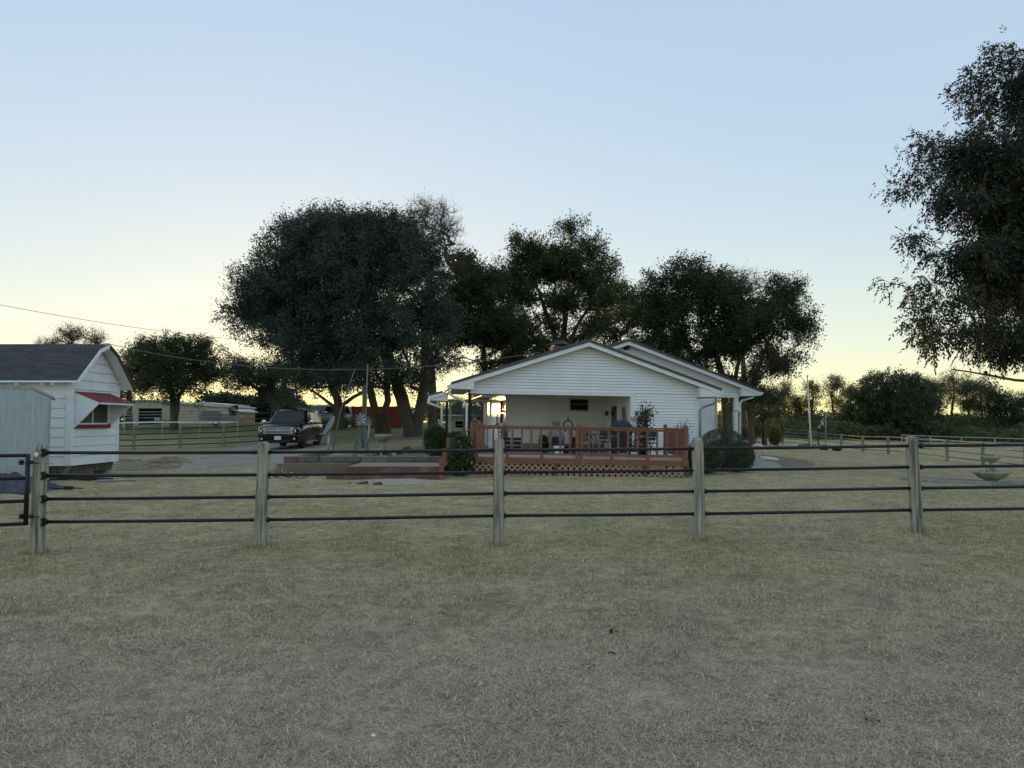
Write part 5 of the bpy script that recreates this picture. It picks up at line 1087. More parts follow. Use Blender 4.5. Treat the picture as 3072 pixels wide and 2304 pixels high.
# ------------------------------------------------------------------ cars
def loft(stations, ring):
    mb = MB(); n = len(ring(stations[0])); vs = [p for s_ in stations for p in ring(s_)]; k = len(stations)
    mb.add(vs, [(i*n+j, i*n+(j+1) % n, (i+1)*n+(j+1) % n, (i+1)*n+j) for i in range(k-1) for j in range(n)] + [tuple(range(n))[::-1], tuple((k-1)*n+j for j in range(n))])
    return mb
def big_suv(name, label, paint, loc, rz, plate='DKY 6361', group=None):
    T = thing(name, label, 'suv', loc, rz, group=group)
    def ring(s_):
        x, zb, zt, wb, wt = s_; h = [(wb * .90, zb), (wb * .985, zb + .07), (wt, zb + (zt - zb) * .45), (wt, zb + (zt - zb) * .72), (wt * .985, zt - .10), (wt * .94, zt - .025), (wt * .82, zt + .005), (wt * .45, zt + .025)]
        return [(x, -a, b) for a, b in h] + [(x, a, b) for a, b in h[::-1]]
    lo = loft([(2.84, .42, .86, .72, .78), (2.78, .33, 1.02, .84, .88), (2.66, .30, 1.09, .92, .95), (2.4, .29, 1.12, .96, .99), (1.7, .29, 1.17, .97, 1.0), (1.25, .29, 1.20, .97, 1.0), (0, .29, 1.21, .97, 1.005), (-2.3, .29, 1.21, .97, 1.0), (-2.65, .33, 1.19, .95, .98), (-2.78, .42, 1.05, .90, .94)], ring)
    lo.obj('body', paint, T, smooth=True)
    def cab(s_):
        x, zt, wb, wt = s_; z0 = 1.17; h = [(wb, z0), (wb * .985, z0 + .1), (wt + (wb - wt) * .25, z0 + (zt - z0) * .8), (wt * .97, zt - .035), (wt * .84, zt + .005), (wt * .45, zt + .02)]
        return [(x, -a, b) for a, b in h] + [(x, a, b) for a, b in h[::-1]]
    loft([(1.32, 1.22, .86, .84), (1.15, 1.31, .91, .83), (.62, 1.74, .945, .78), (.46, 1.83, .95, .77), (.2, 1.88, .95, .77), (-1.2, 1.90, .95, .77), (-2.25, 1.88, .94, .77), (-2.5, 1.83, .93, .76), (-2.66, 1.3, .93, .88)], cab).obj('cabin', paint, T, smooth=True)
    def pane(nm, q, off):
        q = [V(p) + V(off) for p in q]; nrm = (q[1] - q[0]).cross(q[3] - q[0]).normalized() * .012
        return MB().add(q + [p - nrm for p in q], [(0,1,2,3),(7,6,5,4),(0,4,5,1),(1,5,6,2),(2,6,7,3),(3,7,4,0)]).obj(nm, M['glass'], T)
    pane('windshield', [(1.25, -.76, 1.27), (1.25, .76, 1.27), (.53, .68, 1.815), (.53, -.68, 1.815)], (.012, 0, .012))
    pane('rear_window', [(-2.645, .72, 1.35), (-2.645, -.72, 1.35), (-2.53, -.66, 1.76), (-2.53, .66, 1.76)], (-.02, 0, 0))
    for s_ in (-1, 1):
        for (xa, xb, xc, xd) in ((.98, .14, .14, .52), (.06, -.98, -.98, .06), (-1.06, -2.35, -2.22, -1.06)):
            pane('side_window', [(xa, s_ * .94, 1.27), (xb, s_ * .945, 1.27), (xc, s_ * .815, 1.77), (xd, s_ * .815, 1.77)], (0, s_ * .018, 0))
        MB().beam((1.2, s_ * .995, .70), (-2.3, s_ * 1.0, .70), .03, .05).obj('side_moulding', paint, T)
        MB().beam((1.5, s_ * .93, .33), (-1.7, s_ * .93, .33), .14, .06).obj('running_board', M['steel'], T)
        for xd in (.30, -.80): MB().bb((xd - .1, s_ * 1.005 - .015, 1.02), (xd + .1, s_ * 1.005 + .015, 1.055)).obj('door_handle', M['chrome'], T)
        mr = MB(); mr.ell((.98, s_ * 1.16, 1.30), (.075, .125, .095), 12, 8); mr.beam((.98, s_ * .94, 1.24), (.98, s_ * 1.1, 1.27), .05, .04); mr.obj('mirror', M['chrome'], T, smooth=True)
        hl = MB(); hl.add([(2.735, s_*.88, .77), (2.83, s_*.60, .76), (2.80, s_*.60, 1.02), (2.66, s_*.90, 1.03), (2.62, s_*.955, .80), (2.58, s_*.955, 1.02)], [(0,1,2,3), (4,0,3,5)]); hl.v = [(a + .035, b * 1.0, c) for a, b, c in hl.v]
        hl.add([(2.70, s_*.86, .76), (2.79, s_*.60, .75), (2.74, s_*.60, 1.03), (2.6, s_*.88, 1.04)], [(3,2,1,0)]); ho = hl.obj('headlight', M['lamp'], T)
        MB().lathe([(.09, 0), (.10, .03), (.02, .01)], 12).obj('reflector', M['chrome'], ho).matrix_local = Matrix.Translation((2.80, s_ * .72, .90)) @ Matrix.Rotation(R(90), 4, 'Y')
        MB().lathe([(.055, 0), (.06, .03), (.04, .05), (.005, .052)], 12).obj('fog_light', M['lamp'], T).matrix_local = Matrix.Translation((2.79, s_ * .74, .50)) @ Matrix.Rotation(R(90), 4, 'Y')
        MB().beam((.3, s_ * .66, 1.935), (-2.1, s_ * .66, 1.935), .04, .035).obj('roof_rail', M['matblack'], T)
        MB().bb((-2.80, s_ * .86 - .06, .8), (-2.7, s_ * .86 + .06, 1.25)).obj('tail_light', M['red'], T)
    gr = MB(); gr.bb((2.80, -.60, .74), (2.845, .60, 1.04)); go = gr.obj('grille', M['matblack'], T)
    fr = MB(); 
    for z0, z1 in ((1.015, 1.045), (.735, .765), (.865, .935)): fr.bb((2.835, -.62, z0), (2.865, .62, z1))
    for y in (-.61, .61): fr.bb((2.835, y - .02, .735), (2.865, y + .02, 1.045))
    fr.obj('grille_bar', M['chrome'], go)
    ms = MB()
    for k in range(26): y = -.57 + k * .0456; ms.bb((2.838, y - .008, .765), (2.852, y + .008, .865)); 
    ms.bb((2.838, -.6, .96), (2.855, .6, .985)); ms.obj('grille_mesh', M['chrome'], go)
    em = MB(); em.prism([(-.17, -.032), (-.055, -.032), (-.045, -.06), (.075, -.06), (.065, -.032), (.17, -.032), (.15, .032), (.055, .032), (.045, .06), (-.075, .06), (-.065, .032), (-.15, .032)], (2.862, 0, .90), (0, 1, 0), Z, X, .02); em.obj('emblem', M['chrome'], go)
    bp_ = MB(); bp_.prism([(-.98, .60), (.98, .60), (.96, .68), (-.96, .68)], (2.70, 0, 0), (0, 1, 0), Z, X, .165); bp_.obj('bumper', paint, T, bevel=.02)
    MB().bb((2.70, -.55, .33), (2.845, .55, .44)).obj('air_intake', M['matblack'], T)
    po = MB().bb((2.862, -.155, .46), (2.878, .155, .62)).obj('license_plate', M['white'], T)
    if plate:
      cu = D.curves.new('plate_text', 'FONT'); cu.body = plate; cu.size = .075; cu.align_x = 'CENTER'; cu.align_y = 'CENTER'; cu.materials.append(M['flagblue']); cu.extrude = .002
      tmp = D.objects.new('tmp', cu); COL.objects.link(tmp); tm_ = D.meshes.new_from_object(tmp.evaluated_get(C.evaluated_depsgraph_get())); D.objects.remove(tmp); D.curves.remove(cu)
      inst('plate_text', tm_, po, (2.882, 0, .535), (R(90), 0, R(90)))
    for x in (1.72, -1.60):
        for s_ in (-1, 1):
            wl = thing_part('wheel', T, (x, s_ * .87, .40))
            MB().lathe([(.25, -.13), (.36, -.135), (.395, -.10), (.40, 0), (.395, .10), (.36, .135), (.25, .13)], 28).obj('tyre', M['rubber'], wl, smooth=True).matrix_local = Matrix.Rotation(R(90), 4, 'X')
            rm = MB(); rm.lathe([(.275, -.02), (.28, .1), (.25, .105), (.235, .03), (.05, .05), (.04, .07), (.01, .07)], 24)
            ro_ = rm.obj('rim', M['chrome'], wl, smooth=False); ro_.matrix_local = Matrix.Rotation(R(-90 * s_), 4, 'X')
            ar = MB(); pts = [(x + .50 * math.cos(t), .40 + .50 * math.sin(t)) for t in np.linspace(0, math.pi, 15)]
            ar.prism([(p[0], p[1]) for p in pts], (0, s_ * .70, 0), X, Z, (0, s_, 0), .305); ar.obj('wheel_arch', M['matblack'], T)
    return T
def thing_part(name, parent, loc):
    o = D.objects.new(name, None); o.empty_display_size = .1; COL.objects.link(o); o.parent = parent; o.location = loc; MW[o.name] = MW[parent.name] @ Matrix.Translation(V(loc)); return o
a = G(866, 36.0); big_suv('black_suv', 'large black suv with chrome grille parked on the gravel drive', M['carblack'], (a.x - .12, 35.6 + 1.6, a.z + .0), R(-90 + 3))
a = G(968, 58); big_suv('grey_suv', 'dark windowed grey suv half hidden behind the black one by the long shed', M['carred'], (a.x, 58, a.z), R(-90 - 25), None)
a = G(1182, 64); big_suv('white_suv', 'white suv mostly hidden behind the twin trunk tree', M['carwhite'], (a.x, 66.5, a.z), R(-90 + 12), None)

# ------------------------------------------------------------------ yard things on the left
a = G(988, 27.5); DS = thing('satellite_dish', 'grey satellite dish tilted on a short pale post right of the black suv', 'satellite dish', tuple(a))
MB().tube([(0, 0, -.1), (.0, 0, 1.0)], .045, 10).obj('mast', M['galv'], DS, smooth=True)
d = MB(); prof = [(.0, -.10), (.15, -.09), (.3, -.05), (.40, 0), (.405, .012), (.3, -.035), (.15, -.075), (.0, -.085)]; d.lathe(prof, 24); do = d.obj('dish', M['dish'], DS, smooth=True)
do.matrix_local = Matrix.Translation((.02, -.02, 1.13)) @ Euler((R(62), 0, R(-58))).to_matrix().to_4x4() @ Matrix.Scale(.8, 4, (1, 0, 0))
MB().tube([(.0, -.02, .93), (-.30, -.22, .80), (-.33, -.28, .88)], .014, 6).obj('feed_arm', M['steel'], DS)
MB().box((-.35, -.3, .92), (.07, .12, .07)).obj('receiver', M['matblack'], DS)
mb = MB(); mb.box((.02, 0, 1.0), (.11, .11, .14)); mb.obj('bracket', M['steel'], DS)
a = G(1000, 31.5); LP = thing('leaning_pole', 'thin pale pole leaning up into the big tree beside the dish', 'pole', tuple(a)); t0 = P(1066, 1105, 32)
MB().tube([a - Z * .1, P(1020, 1238, 31.6), P(1050, 1150, 31.8), t0], [.026, .023, .02, .016], 8).obj('pole', M['greypipe'], LP, smooth=True, world=True)
a = G(1096, 33); AM = thing('antenna_mast', 'upright grey metal mast with a brown service pole beside it', 'mast', tuple(a))
MB().tube([a - Z * .1, P(1103, 1092, 33)], .032, 8).obj('mast', M['greypipe'], AM, smooth=True, world=True)
b = P(1092, 1230, 33.3); MB().tube([V((b.x, 33.3, a.z - .1)), P(1094, 1160, 33.3)], .10, 10).obj('service_pole', M['bark'], AM, smooth=True, world=True)
MB().tube([G(1103, 32.9) - Z * .1, P(1108, 1275, 32.9)], .04, 8).obj('stub_pipe', M['galv'], AM, smooth=True, world=True)
a = G(1092, 32.4); MBX = thing('meter_box', 'grey electric meter cabinets on a post frame in front of the red container', 'meter box', tuple(a))
for (x0, x1, y0, y1) in ((1073, 1087, 1248, 1272), (1089, 1113, 1258, 1273.5)):
    p, q = P(x0, y1, 32.4), P(x1, y0, 32.4); MB().bb((p.x, 32.25, p.z), (q.x, 32.5, q.z)).obj('cabinet', M['dish'], MBX, world=True, bevel=.015)
p = P(1071, 1273, 32.4); q = P(1112, 1274.5, 32.4); MB().bb((p.x, 32.15, p.z - .03), (q.x, 32.6, p.z)).obj('shelf', M['galv'], MBX, world=True)
for x in (1078, 1098): MB().tube([G(x, 32.6) - Z * .1, P(x, 1262, 32.6)], .035, 8).obj('leg', M['steel'], MBX, world=True)
# garden windmill: lattice tower with a vaned head
wmz = bedz(G(1085, 25.5).x, 25.5); wx_ = G(1085, 25.5).x
WM = thing('garden_windmill', 'small faded green lattice windmill with a fan head in the garden bed', 'windmill', (wx_, 25.5, wmz)); mb = MB(); hh = 1.25
for sx in (-1, 1):
    for sy in (-1, 1): mb.beam((sx * .25, sy * .25, 0), (sx * .035, sy * .035, hh), .022, .022)
mb.obj('leg', M['green'], WM)
mb = MB()
for k in range(6):
    z0, z1 = hh * k / 6, hh * (k + 1) / 6; f = lambda z: .25 - .215 * z / hh
    for i in range(4):
        c = [(-1, -1), (1, -1), (1, 1), (-1, 1)]; p, q = c[i], c[(i + 1) % 4]
        mb.beam((p[0]*f(z0), p[1]*f(z0), z0), (q[0]*f(z1), q[1]*f(z1), z1), .012, .012); mb.beam((q[0]*f(z0), q[1]*f(z0), z0), (p[0]*f(z1), p[1]*f(z1), z1), .012, .012)
        mb.beam((p[0]*f(z1), p[1]*f(z1), z1), (q[0]*f(z1), q[1]*f(z1), z1), .012, .012)
mb.obj('lattice', M['green'], WM)
fn = MB()
for k in range(8):
    t = k * math.pi / 4; u = V((math.cos(t), 0, math.sin(t))); v_ = V((-math.sin(t), .5, math.cos(t))).normalized(); o = V((-.02, -.08, hh + .06))
    fn.add([o + u * .05 - v_ * .02, o + u * .05 + v_ * .02, o + u * .20 + v_ * .05, o + u * .20 - v_ * .05], [(0, 1, 2, 3)])
fn.obj('fan', M['steel'], WM); tv = MB(); tv.beam((-.02, -.08, hh + .05), (.1, .22, hh + .05), .015, .015); tv.add([(.1, .22, hh - .02), (.2, .42, hh - .05), (.2, .42, hh + .17), (.1, .22, hh + .12)], [(0, 1, 2, 3)]); tv.obj('tail_vane', M['green'], WM)
# bird bath
x_ = G(1151, 27).x; bz_ = bedz(x_, 27)
BB = thing('bird_bath', 'stone bird bath with scalloped bowl on a tapered pedestal in the garden bed', 'bird bath', (x_, 27, bz_)); k_ = 1.0
MB().lathe([(.17, 0), (.165, .04), (.12, .08), (.13, .18), (.12, .28), (.085, .42), (.10, .47), (.06, .48)], 18).obj('pedestal', M['stone'], BB, smooth=True)
MB().lathe([(.05, .47), (.16, .50), (.27, .58), (.325, .67), (.345, .70), (.335, .735), (.30, .725), (.2, .64), (.02, .61)], 36, wob=lambda t, i: .035 * math.sin(9 * t) if i in (3, 4, 5) else 0).obj('bowl', M['stone'], BB, smooth=True)
HB = thing('horn_pair', 'pair of dark curved horns lying at the foot of the bird bath', 'horns', (x_, 26.6, bz_))
for s_ in (-1, 1): MB().tube([(s_ * .06, 0, .06), (s_ * .22, -.02, .05), (s_ * .36, -.02, .10), (s_ * .44, 0, .24)], [.045, .038, .026, .008], 8).obj('horn', M['matblack'], HB, smooth=True)
WL = thing('weathered_log', 'curled weathered branch stump right of the bird bath', 'log', (x_ + .75, 27.2, bedz(x_ + .75, 27.2)))
MB().tube([(-.3, 0, .06), (-.1, 0, .12), (.05, 0, .26), (.18, .02, .28), (.25, 0, .14), (.4, .05, .1)], [.07, .09, .05, .05, .06, .04], 8).obj('log', M['barkgrey'], WL, smooth=True)
tb = thing('bed_border_timber', 'grey timber border lying across the back of the garden bed', 'timber', (x_ + 1.4, 27.9, bedz(x_ + 1.4, 27.9)), R(-2))
MB().bb((-.75, -.08, -.02), (1.0, .08, .16)).obj('beam', M['barkgrey'], tb)
tb = thing('bed_border_timber', 'pale thin board lying in the garden bed in front of the bird bath', 'timber', (x_ + 1.25, 24.6, bedz(x_ + 1.25, 24.6)), R(1))
MB().bb((-.95, -.1, .0), (1.1, .1, .06)).obj('board', M['deckfloor'], tb)
for q, lab in ((-.15, 'small round planter left of the pair under the fence rail'), (.35, 'small square planter right of the pair under the fence rail')):
    t_ = thing('planter_pot', lab, 'planter', (x_ + .35 + q, 24.2, bedz(x_ + .35 + q, 24.2))); MB().lathe([(.07, 0), (.10, .14), (.11, .15), (.095, .15), (.07, .1)], 4 if q > 0 else 12).obj('pot', M['clay'], t_)
# rocks and weeds at the left end of the landing
rr_ = random.Random(4)
ORD = 'first second third fourth fifth sixth seventh eighth ninth tenth eleventh twelfth'.split()
for i in range(12):
    px = 806 + i * 10.5 + rr_.uniform(-3, 3); Y = 19.7 + rr_.uniform(-.15, .5); a = G(px, Y); r_ = rr_.uniform(.05, .14)
    t_ = tag(MB().ell((0, 0, r_ * .35), (r_, r_ * .8, r_ * .6), 8, 5, .18, i).obj('rock', M['stone'] if i % 3 else M['clay'], None), f'field stone {ORD[i]} from the wooden fence post in the rubble left of the red step', 'rock', 'stones heaped left of the step'); t_.location = a
for i, (px, Y) in enumerate(((1075, 18.2), (1085, 18.05), (1100, 18.1), (1052, 18.3), (1128, 17.95), (1140, 18.0))):
    a = G(px, Y); r_ = .03 + .015 * (i % 3); t_ = tag(MB().ell((0, 0, r_ * .4), (r_ * 1.3, r_, r_ * .7), 8, 5, .25, i + 40).obj('dirt_clod', M['bark'], None), ('largest-looking dark clod at the left end of the sand patch, second of the left trio', 'dark clod just right of the left pair on the sand edge', 'dark clod third from the left end of the sand patch', 'dark clod lying farthest left of the sand patch', 'dark clod second from the right on the near sand edge', 'dark clod farthest right on the near sand edge')[i], 'clod', 'clods by the sand patch'); t_.location = a
rg = np.random.default_rng(5)
def tuft(name, label, px, Y, n, h, mt, spread=.25, seed=1):
    a = G(px, Y); rg = np.random.default_rng(seed); p = np.stack([rg.normal(0, spread, n), rg.normal(0, spread * .4, n), np.zeros(n)], 1); d = rg.normal(size=(n, 3)) * .35; d[:, 2] = 1; d /= np.linalg.norm(d, axis=1)[:, None]
    o = inst(name, leafmesh(name, p, d, rg.uniform(.4, 1, n) * h, np.full(n, .012), mt, rg), None, tuple(a)); tag(o, label, 'weeds'); return o
tuft('weed_tuft', 'tall straw coloured weeds behind the second fence post from the left', 838, 21.0, 260, .32, M['straw2'], .3)
tuft('weed_tuft', 'thin dry weeds at the left end of the block wall', 885, 21.4, 120, .2, M['straw'], .3, 2)
# mounds of dug soil by the drive
for i, (px, Y, rx, rz_, lab) in enumerate(((520, 27.2, .75, .26, 'largest mound of dug dirt beside the gravel drive'), (385, 28.5, .3, .13, 'small dirt clump nearest the corner of the white shed'), (418, 28.6, .22, .10, 'smaller dirt clump second from the white shed corner'), (500, 24.8, .55, .14, 'low flat dirt mound in front of the bigger mound'))):
    a = G(px, Y); o = tag(MB().ell((0, 0, 0), (rx, rx * .7, rz_), 22, 12, .10, i).obj('dirt_mound', M['dirt'], None, smooth=True), lab, 'dirt mound'); o.location = a
SLb = thing('concrete_slab', 'flat broken concrete slab at the end of the gravel drive', 'slab', tuple(G(545, 26.2)), R(20)); MB().prism([(-.9, -.4), (.8, -.55), (1.0, .3), (-.2, .6)], (0, 0, -.02), X, Yv, Z, .05).obj('slab', M['concrete'], SLb)
# scrap near the shed: pipes, angle irons, boards, a crumpled tarp
def lying(name, label, cat, p, q, mt, w_=.05, h=.05, lift=.03, kind='beam'):
    p, q = V(p), V(q); T = thing(name, label, cat, tuple(p.lerp(q, .5))); mb = MB(); u = Z * lift
    if kind == 'beam': mb.beam(p + u, q + u, w_, h)
    elif kind == 'angle': mb.beam(p + u, q + u, w_, .008); mb.beam(p + u + V((0, -w_ / 2, h / 2)), q + u + V((0, -w_ / 2, h / 2)), .008, h)
    else: mb.tube([p + u, q + u], w_ / 2, 8)
    mb.obj('bar', mt, T, world=True); return T
lying('scrap_pipe', 'long black pipe lying nearest the fence post on the lawn', 'pipe', G(140, 18.0), G(270, 19.2), M['black'], .06, kind='tube')
lying('scrap_pipe', 'pale bright metal pipe lying right of the other scrap', 'pipe', G(300, 18.3), G(415, 19.0), M['steel'], .05, kind='tube')
lying('scrap_rail', 'dark angle iron lying behind the long black pipe', 'angle iron', G(185, 18.4), G(350, 18.7), M['matblack'], .07, .07, kind='angle')
lying('scrap_board', 'short grey board with a bracket lying on the grass', 'board', G(140, 17.0), G(226, 16.6), M['greypipe'], .12, .05)
lying('scrap_board', 'weathered plank propped under the shed edge', 'board', G(196, 19.4) + Z * .02, G(288, 19.7) + Z * .16, M['barkgrey'], .15, .05)
lying('scrap_board', 'reddish broken board leaning below the shed corner', 'board', G(194, 19.2), G(216, 19.8) + Z * .26, M['timber'], .12, .04)
lying('scrap_board', 'long grey plank on the ground in front of the shed', 'board', G(160, 18.9), G(285, 18.9) + Z * .04, M['barkgrey'], .2, .06)
a = G(215, 16.3); SB_ = thing('scrap_bracket', 'small black iron bracket on the grass right of the boards', 'bracket', tuple(a)); mb = MB(); mb.box((0, 0, .04), (.16, .05, .08)); mb.beam((.05, 0, .05), (.3, .02, .03), .03, .02); mb.obj('bracket', M['matblack'], SB_)
a = G(30, 15.8); TP = thing('crumpled_tarp', 'crumpled dark blue tarp heaped in front of the metal shed', 'tarp', tuple(a)); nxx, nyy = 44, 22
gxx, gyy = np.meshgrid(np.linspace(-1.6, .75, nxx), np.linspace(-.5, .9, nyy)); rgt = np.random.default_rng(11)
hh_ = .42 * np.exp(-((gyy - .25) / .45) ** 2) * (1 - np.clip((gxx - .1) / .65, 0, 1)) * (.55 + .45 * np.sin(gxx * 6.3 + 2 * np.sin(gyy * 5)) * np.cos(gyy * 7 + gxx * 2)) + .10 * np.abs(np.sin(gxx * 13 + gyy * 9)) * np.abs(np.cos(gyy * 15 - gxx * 6)) + rgt.normal(0, .006, gxx.shape)
edge_ = (np.abs(gyy - .2) > .62) | (gxx > .65); hh_ = np.where(edge_, -.02, hh_)
ii = (np.arange(nyy - 1)[:, None] * nxx + np.arange(nxx - 1)).ravel()
inst('sheet', npmesh('sheet', np.stack([gxx.ravel() + .08 * np.sin(gyy.ravel() * 9), gyy.ravel() + .07 * np.sin(gxx.ravel() * 7), hh_.ravel() + .02], 1), np.stack([ii, ii+1, ii+1+nxx, ii+nxx], 1), M['tarp']), TP)
# overhead wires
def wire(name, label, pts, r):
    T = thing(name, label, 'cable', tuple(pts[0])); out = []
    for i in range(len(pts) - 1):
        for k in range(10): out.append(pts[i].lerp(pts[i + 1], k / 10))
    out.append(pts[-1]); MB().tube(out, r, 5).obj('cable', M['cable'], T, world=True)
def sagpts(a, b, sag, n=24): return [a.lerp(b, k / n) - Z * sag * 4 * (k / n) * (1 - k / n) for k in range(n + 1)]
wire('power_line', 'higher thin power line crossing the sky at the left', sagpts(P(-300, 850, 40), P(1000, 1038, 46), .6), .014)
wire('service_cable', 'sagging service cable running from behind the shed to the house eave', sagpts(P(240, 1010, 30), V(Hp(RX - 1.6, .2, RT - .35)), .95, 30), .016)
# columns of yard at right: fountain
fz = gz(P(2975, 1455, 21).x, 21); fx = P(2975, 1455, 21).x
FN = thing('garden_fountain', 'pale two-tier stone fountain with a wide scalloped basin on the right lawn', 'fountain', (fx, 21, fz))
MB().lathe([(.26, -.02), (.26, .05), (.17, .07), (.15, .12), (.17, .18)], 20).obj('base', M['stone'], FN, smooth=True)
MB().lathe([(.14, .12), (.25, .16), (.38, .23), (.47, .34), (.515, .39), (.50, .42), (.45, .39), (.3, .3), (.03, .27)], 40, wob=lambda t, i: .05 * math.sin(8 * t) if i in (4, 5) else 0).obj('basin', M['stone'], FN, smooth=True)
st_ = MB(); st_.lathe([(.10, .27), (.12, .33), (.09, .4), (.07, .5), (.09, .58), (.06, .64), (.05, .74)], 14)
st_.obj('stem', M['stone'], FN, smooth=True)
for k in range(4):
    t = k * math.pi / 2 + .4; c = V((.13 * math.cos(t), .13 * math.sin(t), 0)); f_ = MB()
    f_.ell((c.x, c.y, .47), (.045, .045, .09), 8, 6); f_.ell((c.x * 1.1, c.y * 1.1, .60), (.035, .035, .042), 8, 6); f_.tube([(c.x, c.y, .54), (c.x * 1.5, c.y * 1.5, .60)], [.02, .012], 6); f_.tube([(c.x, c.y, .42), (c.x * 1.3, c.y * 1.3, .34)], [.03, .02], 6); f_.obj('cherub', M['stone'], FN, smooth=True)
MB().lathe([(.05, .72), (.14, .76), (.24, .83), (.29, .90), (.28, .93), (.2, .88), (.02, .85)], 28, wob=lambda t, i: .05 * math.sin(7 * t) if i in (3, 4) else 0).obj('upper_bowl', M['stone'], FN, smooth=True)
MB().lathe([(.05, .86), (.06, .93), (.10, .96), (.09, 1.0), (.05, 1.03), (.01, 1.05)], 14).obj('finial', M['stone'], FN, smooth=True)
for c_ in COL.objects:
    if c_.parent == FN: c_.scale = (.92, .92, .86)
FB_ = thing('fountain_border', 'low concrete curbs edging the bare bed around the fountain', 'border', (fx, 21, fz))
for p, q in (((2695, 22.2), (3000, 21.9)), ((3000, 21.9), (3250, 22.2)), ((2770, 20.7), (2960, 20.4)), ((2700, 21.6), (2775, 20.75))):
    a, b = G(*p), G(*q); MB().beam(a + Z * .03, b + Z * .03, .14, .12).obj('curb', M['concrete'], FB_, world=True, bevel=.01)
sheet('fountain_bed', pxy((2710, 21.9), (2990, 21.7), (3160, 21.8), (3150, 20.6), (2950, 20.6), (2790, 20.9)), M['dirt'], .012)
# flag poles
a = G(2745 - 280, 47); 
fp = P(2434, 1332, 47); FPz = gz(fp.x, 47); FP = thing('flag_pole', 'tall bare white flag pole behind the right hand fence', 'flag pole', (fp.x, 47, FPz)); MB().tube([V((fp.x, 47, FPz - .1)), P(2422, 1129, 47)], [.055, .035], 10).obj('pole', M['white'], FP, smooth=True, world=True); MB().ell(tuple(P(2422, 1128, 47) - V(FP.location)), (.06, .06, .06), 8, 6).obj('finial', M['galv'], FP)
fp = P(2477, 1325, 64); FQ = thing('flag_pole', 'shorter grey flag pole carrying a drooping striped flag', 'flag pole', (fp.x, 64, gz(fp.x, 64))); MB().tube([V((fp.x, 64, gz(fp.x, 64))), P(2477, 1236, 64)], .045, 8).obj('pole', M['steel'], FQ, smooth=True, world=True)
FL = thing('drooping_flag', 'small red and white striped flag hanging limp on the shorter pole', 'flag', tuple(P(2476, 1262, 64)))
top = P(2476, 1246, 64)
for k in range(7):
    s_ = MB(); x0, x1 = -.05 - k * .045, -.05 - (k + 1) * .045
    vv = []
    for j in range(9):
        t = j / 8; dx = .05 * math.sin(t * 7 + k); vv += [top + V((x0 - .25 * t * (k / 7) + dx, .06 * math.sin(t * 9 + k), -.12 * k * .5 - t * .72)), top + V((x1 - .25 * t * ((k + 1) / 7) + dx, .06 * math.sin(t * 9 + k + 1), -.12 * (k + 1) * .5 - t * .72))]
    s_.add(vv, [(2*j, 2*j+1, 2*j+3, 2*j+2) for j in range(8)]); s_.obj('stripe', M['flagblue'] if k == 0 else (M['flagred'] if k % 2 else M['flagwhite']), FL, world=True)
# white arched pipe and things by the path
a = G(2272, 36); WA = thing('drain_pipe', 'white curved drain pipe arching out of the grass by the path', 'drain pipe', tuple(a))
MB().tube([a + V((-.25, 0, .45)), a + V((-.1, 0, .52)), a + V((.1, -.05, .48)), a + V((.22, -.1, .36)), a + V((.25, -.1, -.05))], .06, 10).obj('pipe', M['white'], WA, smooth=True, world=True)
a = G(2305, 31.5); WA = thing('drain_pipe', 'white drain pipe lying flat on the soil at the edge of the path', 'drain pipe', tuple(a)); MB().tube([a + V((-.35, .15, .1)), a + V((0, 0, .07)), a + V((.35, -.1, .04))], [.09, .085, .05], 10).obj('pipe', M['white'], WA, smooth=True, world=True)
for i, (px, Y, lab) in enumerate(((2505, 52, 'dark round boulder beside the right fence, right of the pair'), (2468, 52.5, 'low mossy boulder beside the right fence, left of the pair'))):
    a = G(px, Y); o = tag(MB().ell((0, 0, .15), (.32, .25, .22), 12, 8, .08, i + 9).obj('boulder', M['matblack'] if i == 0 else M['bark'], None, smooth=True), lab, 'boulder'); o.location = a
a = G(2416, 55); LGx = thing('fallen_log', 'dark log lying beneath the far end of the right fence', 'log', tuple(a)); MB().tube([(-.6, 0, .12), (.1, .05, .15), (.7, 0, .1)], [.14, .16, .1], 8).obj('log', M['bark'], LGx, smooth=True)
# shepherd hook by the right porch
a = P(2216, 1290, 28.5); SHk = thing('shepherd_hook', 'thin black double shepherd hook standing before the right porch post', 'garden hook', (a.x, 28.5, gz(a.x, 28.5)))
zt_ = P(2216, 1231, 28.5).z - gz(a.x, 28.5)
MB().tube([(0, 0, -.1), (0, 0, zt_ - .1), (-.03, 0, zt_), (-.08, 0, zt_ + .03), (-.13, 0, zt_ - .03), (-.13, 0, zt_ - .1)], .012, 6).obj('hook', M['matblack'], SHk)
MB().tube([(.0, 0, zt_ - .3), (.05, 0, zt_ - .12), (.1, 0, zt_ - .1), (.14, 0, zt_ - .17), (.13, 0, zt_ - .24)], .012, 6).obj('hook', M['matblack'], SHk)
# ------------------------------------------------------------------ things on the deck and porch
dmat = MW[DK.name]
def Dp(x, y, z=DZ): return dmat @ V((x, y, z))
def on_deck(name, label, cat, x, y, rz=0, group=None): return thing(name, label, cat, tuple(Dp(x, y)), rz, group=group)
